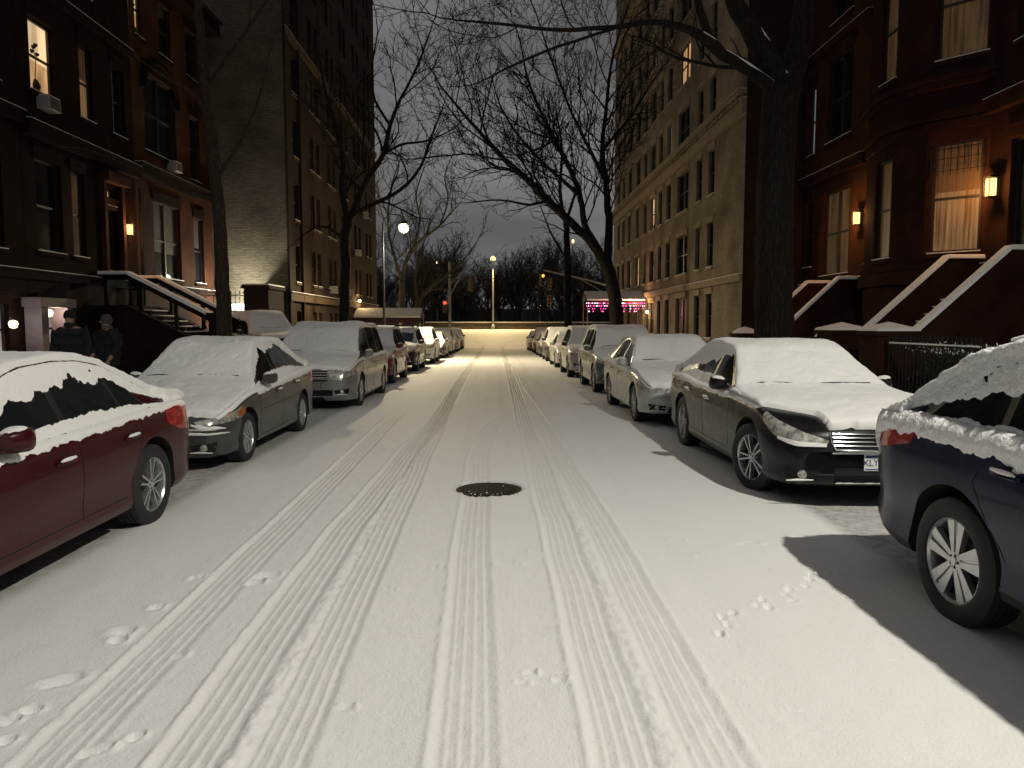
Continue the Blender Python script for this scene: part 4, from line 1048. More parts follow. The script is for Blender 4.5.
def ac_unit(loc, rz, label):
    r = empty('air_conditioner', loc, rz); tag(r, label, 'air conditioner', 'window air conditioners')
    b = MB(); b.box(-.28, .28, -.34, .06, 0, .36); b.build('casing', [mat('ac_casing', (.35, .33, .30), .6)], r, bevel=.012)
    b = MB()
    for i in range(9): b.box(-.24, .24, -.352, -.342, .04+i*.033, .055+i*.033)
    b.build('louvres', [M_iron], r)
    b = MB(); b.box(-.27, .27, -.33, .0, .361, .385); b.build('snow_cap', [M_snow], r, bevel=.012)

def building(name, label, cat, side, X, Y0, Y1, H, D=14, m=None, ops=(), wallm=None, near=True, nearm=None, farm=None):
    left = side == 'l'; root = empty(name, (X, Y0 if left else Y1, 0), pi/2 if left else -pi/2); tag(root, label, cat)
    W = Y1-Y0; ll = (lambda a, b: (a-Y0, b-Y0)) if left else (lambda a, b: (Y1-b, Y1-a))
    o2 = [(*ll(a, b), c, d) for (a, b, c, d, *_) in ops]
    facade(W, H, o2, m, 'facade', root, z0=-1)
    sm = nearm or m
    # end walls, back wall and roof
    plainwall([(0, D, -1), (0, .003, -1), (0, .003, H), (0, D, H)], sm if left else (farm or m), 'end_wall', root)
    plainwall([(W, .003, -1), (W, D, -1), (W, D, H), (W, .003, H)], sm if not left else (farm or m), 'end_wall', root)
    plainwall([(W, D, -1), (0, D, -1), (0, D, H), (W, D, H)], m, 'back_wall', root)
    b = MB(); b.box(.01, W-.01, .01, D-.01, H-.5, H-.3); b.build('roof', [M_snow], root)
    return root, ll, W
def course(root, W, z, h, out, m, name='string_course', u0=0, u1=None, snow=True):
    b = MB(); b.box(u0-.0, (u1 or W)+.0, -out, -.002, z, z+h)
    b.box(u0, (u1 or W), -out*1.25, -.002, z+h+.001, z+h+.05)
    if snow: b.box(u0+.01, (u1 or W)-.01, -out*1.2, -.004, z+h+.051, z+h+.07, 1)
    return b.build(name, [m, M_snow], root)

# ---------------------------------------------------------------- left apartment house
LX, LY0, LY1 = -9.35, 33.6, 58.3
colL = [(34.9,35.7),(38.0,38.8),(39.2,40.0),(41.8,42.6),(43.0,43.8),(45.4,46.2),(46.6,47.4),(49.4,50.2),(50.9,51.7),(53.6,54.4),(55.1,55.9)]
rowL = [4.5+2.87*k for k in range(9)]
ops = [(a, b, z-.85, z+.85) for z in rowL for (a, b) in colL]+[(a, b, .9, 2.3) for (a, b) in colL if b < 48]
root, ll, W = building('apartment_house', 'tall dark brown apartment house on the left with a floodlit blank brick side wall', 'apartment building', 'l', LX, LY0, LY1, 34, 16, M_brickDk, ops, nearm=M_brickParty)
litL = {(1, 3): 'bright', (5, 3): 'sheer', (6, 3): 'bright', (1, 5): 'warm', (4, 5): 'warm', (8, 2): 'dim', (2, 1): 'dim', (5, 0): 'dim', (0, 0): 'dim', (10, 0): 'warm'}
k = 0
for j, z in enumerate(rowL):
    for i, (a, b) in enumerate(colL):
        if k >= 97: break
        window(root, *ll(a, b), z-.85, z+.85, litL.get((i, j), 'dark'), sillm=M_stoneD if j < 4 else None); k += 1
for (a, b) in colL:
    if b < 48: pass
b = MB(); [b.box(*ll(a, c), .18, .2, .9, 2.3) for (a, c) in colL if c < 48]; b.build('ground_floor_panes', [LIT['dim']], root)
for z, h, o_ in ((2.75, .35, .14), (14.4, .25, .12), (31.5, .5, .3)): course(root, W, z, h, o_, M_stoneD)
b = MB(); b.box(.0, .55, -.10, -.003, -1, 33); b.box(2.2, 2.35, -.14, -.02, 0, 30); b.build('corner_pier', [M_brickDk], root)
for (yy, z) in ((42.2, 3.42), (46.0, 3.42), (49.8, 6.2), (53.0, 9.1)): ac_unit((LX, yy, z), pi/2, 'pale air conditioner in a window of the tall left apartment house')

# ---------------------------------------------------------------- right apartment house
RX, RY0, RY1 = 9.4, 28.4, 60.0
colR = [(29.4,30.2),(32.4,33.3),(34.4,35.3),(36.8,39.0),(40.5,41.5),(42.6,43.5),(44.4,45.9),(47,48),(49.2,50.6),(52.2,53.6),(55.0,56.0),(57.2,58.2)]
rowR = [2.05+3.14*k for k in range(9)]
ops = [(a, b, z-.98, z+.98) for j, z in enumerate(rowR) for (a, b) in colR[1:]]
root, ll, W = building('apartment_house', 'tan brick apartment house on the right with carved bands and a lit entrance canopy', 'apartment building', 'r', RX, RY0, RY1, 36, 15, M_brickTan, ops, nearm=M_brickDk)
litR = {(3, 4): 'warm', (4, 3): 'cool', (6, 2): 'bright', (8, 2): 'dim', (8, 1): 'warm', (5, 4): 'dim', (2, 1): 'dim', (9, 2): 'dim', (3, 0): 'dim', (6, 5): 'dim', (9, 1): 'dim', (1, 5): 'dim'}
k = 0
for j, z in enumerate(rowR):
    for i, (a, b) in enumerate(colR):
        if i == 0 or k >= 99: continue
        window(root, *ll(a, b), z-.98, z+.98, litR.get((i, j), 'dark'), sillm=M_stone, style='sash', trim=M_stone, tk=1); k += 1
for z, h, o_ in ((3.35, .22, .12), (9.62, .55, .16), (10.35, .12, .28), (22.5, .4, .3)): course(root, W, z, h, o_, M_stone)
P = []; n = 60
for i in range(n):
    for (u, y) in ((.3+i*.52, -.16), (.3+i*.52, -.24), (.5+i*.52, -.24), (.5+i*.52, -.16)): P.append((u, y))
b = MB(); b.add([(u, y, z_) for (u, y) in P for z_ in (10.12, 10.34)], [(2*i, 2*i+1, 2*i+3, 2*i+2) for i in range(len(P)-1)]); b.build('dentil_course', [M_stone], root)
# entrance in the front
b = MB(); u0, u1 = ll(45.9+.2, 46.8)
b.box(*ll(46.0, 46.7), -.12, -.002, 0, 3.1); b.build('entrance_door', [M_frame], root)

# ---------------------------------------------------------------- left row houses
def stoop(name, label, side, X0, X1, Ya, Yb, zt, zf, zn, m, steps=9, th=.35, group='stoops of the row houses', opened=False):
    """X0 at the house, X1 at the foot; cheek walls at Ya and Yb; zt landing, zf foot; zn cheek height above the steps"""
    root = empty(name, ((X0+X1)/2, (Ya+Yb)/2, 0)); tag(root, label, 'stoop', group)
    cx, cy = root.location.x, root.location.y; s = 1 if X1 > X0 else -1
    land = .9; xs0 = X0+s*land; run = (X1-xs0)/steps
    b = MB(); sn = MB()
    b.box(min(X0, xs0)-cx, max(X0, xs0)-cx, Ya-cy+th, Yb-cy-th, -.3, zt)
    for i in range(steps):
        a, c = xs0+run*i, xs0+run*(i+1); z = zt-(zt-zf)*(i+1)/(steps)
        b.box(min(a, c)-cx, max(a, c)-cx, Ya-cy+th, Yb-cy-th, -.3, z); sn.box(min(a, c)+.005-cx, max(a, c)-cx-.02, Ya-cy+th+.01, Yb-cy-th-.01, z+.001, z+.045)
    b.build('steps', [m], root); sn.build('snow_on_steps', [M_snow], root, bevel=.015)
    for y in (Ya, Yb-th):
        w = MB(); zz = zn; p = []; lo = zn if not opened else -.02
        if opened:
            hh = .16
            for (qa, qb) in (((X0, zt+zz), (xs0, zt+zz)), ((xs0, zt+zz), (X1, zf+zz))): w.hexa([(qa[0]-cx, y-cy, qa[1]-hh), (qb[0]-cx, y-cy, qb[1]-hh), (qb[0]-cx, y+th-cy, qb[1]-hh), (qa[0]-cx, y+th-cy, qa[1]-hh), (qa[0]-cx, y-cy, qa[1]), (qb[0]-cx, y-cy, qb[1]), (qb[0]-cx, y+th-cy, qb[1]), (qa[0]-cx, y+th-cy, qa[1])])
            for q in np.linspace(0.05, .95, 4):
                px = X0+(X1-X0)*q; t_ = max(0, (px-xs0)/(X1-xs0)); zb_ = zt+(zf-zt)*t_; w.box(px-.05-cx, px+.05-cx, y-cy+th/2-.05, y-cy+th/2+.05, zb_-.1, zb_+zz-hh+.02)
        prof = [(X0, zt+lo), (xs0, zt+lo), (X1, zf+lo), (X1, -.3), (X0, -.3)]
        n = len(prof)
        w.add([(px-cx, y-cy, pz) for px, pz in prof]+[(px-cx, y+th-cy, pz) for px, pz in prof], [tuple(range(n)), tuple(range(2*n-1, n-1, -1))]+[(k, (k+1) % n, n+(k+1) % n, n+k) for k in range(n)])
        wo = w.build('cheek_wall', [m], root)
        c = MB()
        for (pa, pb) in (((X0-cx, zt+zz), (xs0-cx, zt+zz)), ((xs0-cx, zt+zz), (X1-cx, zf+zz))):
            o0 = .03; tp = .11
            c.add([(pa[0], y-cy-o0, pa[1]+.001), (pb[0], y-cy-o0, pb[1]+.001), (pb[0], y+th-cy+o0, pb[1]+.001), (pa[0], y+th-cy+o0, pa[1]+.001),
                   (pa[0], y-cy-o0+.03, pa[1]+tp), (pb[0], y-cy-o0+.03, pb[1]+tp), (pb[0], y+th-cy+o0-.03, pb[1]+tp), (pa[0], y+th-cy+o0-.03, pa[1]+tp)],
                  [(3,2,1,0),(4,5,6,7),(0,1,5,4),(1,2,6,5),(2,3,7,6),(3,0,4,7)])
        c.build('snow_cap', [M_snow], wo, bevel=.025)
    return root, cx, cy
def newel(root, cx, cy, x, y, h, s, m, cap=True, z0=.1):
    b = MB(); b.box(x-cx-s/2, x-cx+s/2, y-cy-s/2, y-cy+s/2, z0, h); b.box(x-cx-s/2-.06, x-cx+s/2+.06, y-cy-s/2-.06, y-cy+s/2+.06, h+.001, h+.10); o = b.build('newel_post', [m], root)
    if cap:
        b = MB(); t = s/2+.05; b.add([(x-cx-t, y-cy-t, h+.10), (x-cx+t, y-cy-t, h+.10), (x-cx+t, y-cy+t, h+.10), (x-cx-t, y-cy+t, h+.10),
              (x-cx-t+.01, y-cy-t+.01, h+.15), (x-cx+t-.01, y-cy-t+.01, h+.15), (x-cx+t-.01, y-cy+t-.01, h+.15), (x-cx-t+.01, y-cy+t-.01, h+.15), (x-cx, y-cy, h+.30)],
              [(0,1,5,4),(1,2,6,5),(2,3,7,6),(3,0,4,7),(4,5,8),(5,6,8),(6,7,8),(7,4,8)])
        b.build('snow_cap', [M_snow], o, bevel=.03)
    return o
BLX = -12.5
def rowhouse(side, X, Y0, Y1, label, m, wins, H=14.5, sill=True, trim=None, **k):
    ops = [(w_[0], w_[1], w_[2], w_[3]) for w_ in wins]
    root, ll, W = building('row_house', label, 'row house', side, X, Y0, Y1, H, 11, m, ops, **k)
    for w_ in wins: window(root, *ll(w_[0], w_[1]), w_[2], w_[3], w_[4], sillm=trim, trim=trim, style=w_[5] if len(w_) > 5 else 'sash')
    return root, ll, W
# L0 (cut by the left edge), L1, L2
r0, ll, W = rowhouse('l', BLX, 13.6, 20.1, 'dark row house cut by the left edge of the view', M_brownL,
    [(14.4,15.5,3.6,6.0,'dark'),(16.2,17.3,3.6,6.0,'dark'),(18.2,19.3,3.6,6.0,'dark'),(14.6,15.6,7.8,9.9,'dark'),(16.4,17.4,7.8,9.9,'dark'),(18.4,19.4,7.8,9.9,'dark'),(18.4,19.4,11.4,13.4,'dark'),(18.3,19.3,.9,2.2,'pink')], trim=M_brownL)
for z, h, o_ in ((2.9, .2, .12), (6.9, .3, .2), (10.7, .2, .14), (14.0, .5, .6)): course(r0, W, z, h, o_, M_brownL)
r1, ll, W = rowhouse('l', BLX, 20.12, 26.3, 'dark brownstone row house with two lit upstairs windows and a wall lantern by its door', M_brownL,
    [(20.7,21.85,8.0,9.95,'bright'),(23.1,23.85,7.9,10.1,'sheer'),(25.0,25.8,7.9,10.1,'dark'),(20.7,21.8,11.6,13.6,'dark'),(23.0,23.9,11.6,13.6,'dark'),(20.7,21.9,3.7,6.2,'dark'),(22.4,23.1,3.7,6.2,'dim'),(20.5,21.7,.95,2.2,'pink'),(24.2,25.0,3.4,5.4,'dark','fixed'),(24.3,24.9,5.5,6.05,'warm','fixed')], trim=M_brownL)
for z, h, o_ in ((2.9, .2, .12), (6.7, .35, .25), (10.7, .2, .14), (14.0, .5, .6)): course(r1, W, z, h, o_, M_brownL)
b = MB(); b.box(*ll(23.95, 24.12), -.16, -.002, 3.3, 6.2); b.box(*ll(25.08, 25.25), -.16, -.002, 3.3, 6.2); b.box(*ll(23.9, 25.3), -.35, -.002, 6.2, 6.5); b.build('door_surround', [M_brownO], r1)
r2, ll, W = rowhouse('l', BLX, 26.32, 33.2, 'orange toned brownstone beside the floodlit brick wall, an arched window upstairs', M_brownO,
    [(27.6,29.9,3.4,6.2,'dark'),(31.2,32.2,3.4,6.1,'dark'),(27.2,29.8,7.9,10.7,'dark'),(31.1,32.1,7.6,10.2,'dark'),(26.75,27.3,11.7,13.6,'bright'),(28.6,29.6,11.7,13.6,'dark'),(31.0,32.0,11.7,13.6,'dark')], trim=M_brownL)
for z, h, o_ in ((2.9, .2, .14), (6.9, .35, .25), (14.0, .5, .6)): course(r2, W, z, h, o_, M_brownL)
b = MB(); u0, u1 = ll(27.2, 29.8)
b.tube([((u0+u1)/2+1.42*cos(a), -.05, 10.0+1.25*sin(a)) for a in np.linspace(0, pi, 14)], .13, 6); b.build('window_arch', [M_brownL], r2)
b = MB(); b.tube([(ll(26.4, 27)[0], -.12, .2), (ll(26.4, 27)[0], -.12, 6.4)], .06, 8); b.build('downpipe', [M_iron], r2)
ac_unit((BLX, 21.2, 7.55), pi/2, 'air conditioner under the lit window of the dark brownstone, upper left')
ac_unit((BLX, 29.2, 7.5), pi/2, 'air conditioner under the arched window on the left')
st, cx, cy = stoop('stoop', 'brownstone stoop on the left with thick snow along its two sloping cheek walls', 'l', BLX, -8.9, 23.6, 26.1, 2.3, .9, .95, M_brownL, steps=8, opened=True)
newel(st, cx, cy, -8.85, 23.75, 1.95, .42, M_brownL, cap=False)
# basement entrance with grille, lit
b = MB(); bx = empty('lit_basement_window', (BLX+.02, 26.6, 0)); tag(bx, 'small lit window with an iron grille below the left stoop', 'window')
b.box(.0, .06, -.45, .45, .55, 1.7); b.build('pane', [LIT['warm']], bx)
b = MB()
for q in np.linspace(-.4, .4, 7): b.box(.08, .10, q-.012, q+.012, .5, 1.75)
for q in (.8, 1.15, 1.5): b.box(.101, .115, -.45, .45, q-.012, q+.012)
b.build('grille', [M_iron], bx)

# ---------------------------------------------------------------- right row houses
BRX = 12.0
r3, ll, W = rowhouse('r', BRX-.35, 23.5, 28.38, 'narrow brownstone beside the tan apartment house, lantern by its dark doorway', M_brownO,
    [(24.6,26.6,3.4,6.3,'dim'),(24.7,26.5,8.0,10.8,'dark'),(27.5,28.1,3.8,6.2,'dark'),(27.5,28.1,7.9,10.4,'cool'),(24.8,26.4,12.0,14.0,'dark')], trim=M_brownR, nearm=M_brownR, H=15)
for z, h, o_ in ((2.95, .18, .12), (6.75, .3, .2), (11.2, .2, .14), (14.5, .5, .6)): course(r3, W, z, h, o_, M_brownR)
r4, ll, W = rowhouse('r', BRX, 10.5, 23.48, 'red brownstone on the right with a rounded bay of curtained lit windows', M_brownR,
    [(16.4,17.4,3.2,6.0,'dark','fixed'),(13.6,14.8,3.6,6.2,'dark'),(11.4,12.6,3.6,6.2,'dark'),(16.2,17.4,8.2,10.8,'dark'),(13.6,14.8,8.2,10.8,'dark'),(11.4,12.6,8.2,10.8,'dark')], trim=M_brownR, H=15)
for z, h, o_ in ((2.95, .18, .12), (6.75, .3, .2), (14.5, .5, .6)): course(r4, W, z, h, o_, M_brownR, u0=5.3)
# bay: polygon plan (world), three window faces with rounded corners
bay = empty('bay', (0, 0, 0), 0, r4); r4.rotation_euler; bay.matrix_parent_inverse = Matrix.Identity(4)
def face(p0, p1, H0, H1, wins, name):
    """a bay face from p0 to p1 (world xy), outward normal to the camera side"""
    p0 = Vector((*p0, 0)); p1 = Vector((*p1, 0)); d = p1-p0; L_ = d.length; ang = atan2(d.y, d.x)
    Mi = Matrix.Translation(r4.location) @ Matrix.Rotation(r4.rotation_euler.z, 4, 'Z')
    e = bpy.data.objects.new(name, None)
    o = facade(L_, H1, [w_[:4] for w_ in wins], M_brownR, name, r4, z0=H0, depth=.16)
    o.matrix_local = Mi.inverted() @ (Matrix.Translation(p0) @ Matrix.Rotation(ang, 4, 'Z'))
    for w_ in wins: window(o, *w_[:4], w_[4], depth=.16, sillm=M_brownR, style='sash')
    return o
bayp = [(BRX, 23.3), (11.0, 22.2), (10.75, 21.2), (10.75, 20.2), (11.05, 19.2), (BRX, 18.15)]
fc = []
def wl(L_, w_): return ((L_-w_)/2, (L_+w_)/2)
for i in range(5):
    a, c = bayp[i], bayp[i+1]; L_ = sqrt((a[0]-c[0])**2+(a[1]-c[1])**2); ws = []
    if i == 4: ws = [(*wl(L_, 1.12), 3.5, 6.25, 'sheer'), (*wl(L_, 1.12), 8.3, 11.0, 'curtain')]
    if i == 2: ws = [(*wl(L_, .78), 3.5, 6.2, 'curtain'), (*wl(L_, .78), 8.3, 11.0, 'curtain')]
    if i == 0: ws = [(*wl(L_, 1.1), 3.5, 6.2, 'curtain')]
    face(a, c, 0, 14.2, ws, 'bay_wall')
bpy.data.objects.remove(bay)
Mi = (Matrix.Translation(r4.location) @ Matrix.Rotation(r4.rotation_euler.z, 4, 'Z')).inverted()
def bayband(z0, z1, out, name, m=M_brownR):
    b = MB(); c = Vector((BRX+.6, 20.72)); P = []
    n = 28
    pts = []
    for q in range(n+1):     # smooth outline through the bay corners
        t = q/n*5; k = min(int(t), 4); f = t-k; g = (1-cos(pi*f))/2 if False else f
        x = bayp[k][0]+(bayp[k+1][0]-bayp[k][0])*g; y = bayp[k][1]+(bayp[k+1][1]-bayp[k][1])*g; pts.append(Vector((x, y)))
    for p in pts:
        d = (p-c).normalized(); q = p+d*out; i0 = p-d*.05
        for (w_, z) in ((i0, z0), (q, z0), (q, z1), (i0, z1)): P.append(Mi @ Vector((w_.x, w_.y, z)))
    F = [(i*4+j, i*4+(j+1) % 4, (i+1)*4+(j+1) % 4, (i+1)*4+j) for i in range(n) for j in range(4)]+[(0,1,2,3), (n*4+3, n*4+2, n*4+1, n*4)]
    b.add(P, F); return b.build(name, [m], r4)
for (z0, z1, o_) in ((2.75, 3.1, .16), (3.12, 3.3, .09), (6.55, 6.8, .08), (6.85, 7.05, .15), (7.6, 7.75, .20), (7.77, 7.9, .28), (11.4, 11.7, .1), (13.9, 14.4, .3)): bayband(z0, z1, o_, 'bay_band')
b = MB()
P = [Mi @ Vector((*p, 14.2)) for p in bayp]; b.add(P, [tuple(range(len(P)))]); b.build('bay_roof', [M_snow], r4)
# iron bars over the near bay window
a, c = Vector((*bayp[4], 0)), Vector((*bayp[5], 0)); d = (c-a).normalized(); nn = Vector((-d.y, d.x, 0)); nn = nn if nn.x < 0 else -nn
b = MB()
for q in np.linspace(.12, 1.32, 9):
    p = a+d*q+nn*.03; b.bar(Mi @ (p+Vector((0, 0, 5.45))), Mi @ (p+Vector((0, 0, 6.2))), .014, .014)
for z in (5.55, 5.85, 6.1): b.bar(Mi @ (a+d*.1+nn*.035+Vector((0, 0, z))), Mi @ (a+d*1.34+nn*.035+Vector((0, 0, z))), .014, .014)
b.build('window_bars', [M_iron], r4)
sa, cx, cy = stoop('stoop', 'large stoop below the lit bay on the right with snow on both cheek walls', 'r', BRX, 8.95, 15.9, 18.4, 2.45, .5, .85, M_brownR, steps=11, th=.27)
newel(sa, cx, cy, 8.55, 16.05, 1.45, .85, M_brownR); newel(sa, cx, cy, 8.55, 18.25, 1.45, .85, M_brownR)
sb, cx, cy = stoop('stoop', 'smaller stoop half hidden by the thick tree trunk on the right', 'r', BRX-.35, 9.1, 23.2, 25.8, 2.25, .7, .85, M_brownR, steps=9, th=.25)
# lanterns
def lantern(loc, rz, label, e, col=(1, .56, .20), s=1.0):
    r = empty('wall_lantern', loc, rz); tag(r, label, 'wall lamp', 'lit lanterns beside the house doors')
    b = MB(); b.box(-.05*s, .05*s, -.02, 0, -.25*s, .12*s); b.bar((0, 0, -.2*s), (0, -.15*s, -.22*s), .025, .025); b.box(-.085*s, .085*s, -.24*s, -.06*s, -.23*s, -.205*s); b.box(-.1*s, .1*s, -.25*s, -.05*s, .15*s, .175*s)
    for sx in (-1, 1):
        for yy in (-.235, -.065): b.box(sx*.08*s-.008, sx*.08*s+.008, yy*s-.008, yy*s+.008, -.205*s, .15*s)
    b.build('bracket', [M_iron], r)
    b = MB(); b.box(-.065*s, .065*s, -.215*s, -.085*s, -.19*s, .13*s); g = b.build('lamp_glass', [lit('lantern_glass', (1, .60, .20), 2.6)], r); g.visible_shadow = True
    l = light('POINT', 'lantern_light', (0, -.36*s, .0), e*1.5, (1, .47, .14), .06, parent=r)
# ================================================================== STREET FURNITURE, PEOPLE, SMALL THINGS
lantern((BRX-.0, 17.78, 5.0), -pi/2, 'lit square lantern right of the curtained bay window', 62, s=1.25)
lantern((BRX-.35, 23.75, 5.1), -pi/2, 'small lit lantern beside the dark doorway of the narrow brownstone', 58, s=1.1)
lantern((BLX, 25.5, 4.9), pi/2, 'small bright lantern beside the door above the left stoop', 45, s=1.0)
M_lampglow = lit('street_lamp_glow', (1, .84, .50), 4)
M_sodium = lit('sodium_glow', (1, .66, .22), 3.4)
M_pole = mat('lamp_pole_black', (.02, .02, .022), .45, metal=.4)
M_galv = mat('galvanised_steel', (.30, .30, .29), .45, metal=.6)
def street_lamp(loc, h, armx, label, rz=0, glow=M_lampglow, m=M_pole, style='shepherd', snow=True):
    r = empty('street_lamp', loc, rz); tag(r, label, 'street lamp')
    b = MB(); b.lathe([(.16, 0), (.17, .25), (.13, .3), (.12, .9), (.09, 1.0), (.075, 1.1), (.055, h*.55), (.045, h)], n=14); b.build('pole', [m], r, True)
    b = MB(); s = 1 if armx > 0 else -1; a = abs(armx)
    b.tube([(0, 0, h-.1), (s*.06, 0, h+.15), (s*a*.35, 0, h+.42), (s*a*.75, 0, h+.38), (s*a*.96, 0, h+.22), (s*a, 0, h+.02)], .03, 8)
    b.tube([(0, 0, h-.5), (s*a*.25, 0, h-.1), (s*a*.4, 0, h+.36)], .015, 6); b.build('arm', [m], r, True)
    b = MB(); b.lathe([(.03, .12), (.07, .08), (.16, .02), (.21, -.06), (.20, -.075), (.0, -.05)], (s*a, 0, h), 20); lh = b.build('lamp_head', [m], r, True)
    b = MB(); b.lathe([(0, -.52), (.12, -.50), (.22, -.40), (.27, -.27), (.24, -.14), (.18, -.08), (0, -.078)], (s*a, 0, h), 18); b.build('bulb', [glow], lh, True)
    return r
street_lamp((-5.75, 38, gz(38)), 7.0, 1.05, 'black lamppost with a curved arm and glaring lamp beside the left pavement')
street_lamp((5.55, 1.0, 0), 8.35, -.55, 'lamppost standing beside the camera at the right kerb')
def globe_lamp(loc, h, label, m=M_galv, r_=.3, glow=M_sodium):
    r = empty('street_lamp', loc); tag(r, label, 'street lamp')
    b = MB(); b.lathe([(.22, 0), (.22, .5), (.12, .6), (.10, h*.5), (.06, h)], n=10); b.build('pole', [m], r, True)
    b = MB(); b.lathe([(0, .55), (.14, .5), (r_*1.2, .28), (r_, .05), (.08, 0)], (0, 0, h), 16); b.build('bulb', [glow], r, True)
p = at(493, 258, 93); zb = gz(93)
globe_lamp((p.x, 93, zb), p.z-zb-.3, 'tall pale lamppost with a glowing yellow head straight ahead in front of the park wall')
light('SPOT', 'street_light', (p.x, 92.4, p.z-.6), 9000, (1, .70, .30), .2, (p.x, 86, 0), 140, blend=.6)
for sx, yy in ((-26, 80), (24, 78), (-14, 68), (13, 69)):
    light('SPOT', 'street_light', (sx, yy, 9), 3400, (1, .74, .36), .2, (sx*.9, yy-1, 0), 160)
for (px, py, Y, hh) in ((540, 307, 128, 4), (573, 243, 118, 9), (437, 264, 125, 7), (407, 296, 120, 4)):
    q = at(px, py, Y); g0 = gz(Y); globe_lamp((q.x, Y, g0-1.5), q.z-g0+1.5, 'distant park lamp glimmering between the bare trees', r_=.13, glow=lit('far_glow', (1, .85, .6), 10) if px != 573 else lit('far_amber', (1, .5, .1), 8))
for o in list(COL.objects):
    if o.get('label') == 'distant park lamp glimmering between the bare trees': o['group'] = 'distant park lamps'

# ---- traffic signals
M_sig = mat('signal_yellow', (.12, .075, .015), .5); M_sigd = mat('signal_lens_off', (.03, .02, .02), .2)
M_redl = lit('signal_red', (1, .05, .015), 3.5); M_ambl = lit('signal_amber', (1, .40, .04), 2.6)
def signal(parent, loc, on, rz=0):
    b = MB(); b.box(-.17, .17, -.14, .14, -.52, .52); s = b.build('signal_head', [M_sig], parent, bevel=.03); s.location = loc; s.rotation_euler = (0, 0, rz)
    for k in range(3):
        b = MB(); z = .36-.36*k; b.lathe([(0, -.155), (.10, -.155), (.115, -.145)], (0, 0, z), 16, 0, 'z')
        b = MB(); b.lathe([(0, 0), (.13, 0), (.135, .02)], n=18); l = b.build('signal_lens', [(M_redl if (on == 'red' and k == 0) else M_ambl if (on == 'amber' and k == 0) else M_sigd)], s, True)
        l.location = (0, -.165, z); l.rotation_euler = (pi/2, 0, 0)
        b = MB(); b.tube([(.14*cos(a), -.16-.10*max(0, sin(a)), z+.14*sin(a)) for a in np.linspace(0, pi, 9)], .012, 5); b.build('visor', [M_sig], s)
def traffic_light(base, pts, heads, label):
    r = empty('traffic_light', base); tag(r, label, 'traffic light')
    B0 = Vector(base); b = MB(); top = max(q[2] for q in pts)-B0.z
    b.lathe([(.2, 0), (.2, .4), (.11, .5), (.085, top)], n=10); b.build('pole', [M_galv], r, True)
    b = MB(); b.tube([Vector(q)-B0 for q in pts], .06, 8); b.tube([Vector(pts[0])-B0-Vector((0, 0, 1)), (Vector(pts[0])+Vector(pts[-1]))/2-B0], .03, 6); b.build('mast_arm', [M_galv], r, True)
    for (loc, on, rz) in heads: signal(r, Vector(loc)-B0, on, rz)
    return r
Yt = 65; b0 = at(450, 330, Yt)
traffic_light((b0.x, Yt, gz(Yt)), [tuple(at(450, 284, Yt)), tuple(at(474, 262, Yt))], [(tuple(at(445, 307, Yt)), 'red', 0), (tuple(at(471, 284, Yt)+Vector((0, 0, -.1))), None, .9)], 'traffic signal with a red light at the left corner of the avenue')
b0 = at(621, 330, Yt)
traffic_light((b0.x, Yt, gz(Yt)), [tuple(at(621, 290, Yt)), tuple(at(588, 280, Yt)), tuple(at(543, 270, Yt))], [(tuple(at(542, 280, Yt)), 'amber', .5), (tuple(at(549, 301, Yt+6)), None, 0), (tuple(at(549, 284, Yt)), None, 1.2), (tuple(at(621, 283, Yt)), None, .7)], 'traffic signal on a long mast arm with an amber light, right corner of the avenue')

# ---- park wall
pw = MB(); z = gz(95)
pw.box(-80, 80, 94.6, 95.2, z-.6, z+.72); pw.box(-80, 80, 94.5, 95.3, z+.722, z+.86); pw.box(-80, 80, 94.55, 95.25, z+.861, z+.95, 1)
o = pw.build('park_wall', [mat('park_wall_stone', (.06, .05, .04), .9, var=(1.5, .3), bump=(4, .6, .05)), M_snow]); tag(o, 'long low stone wall of the park capped with snow across the end of the street', 'wall')

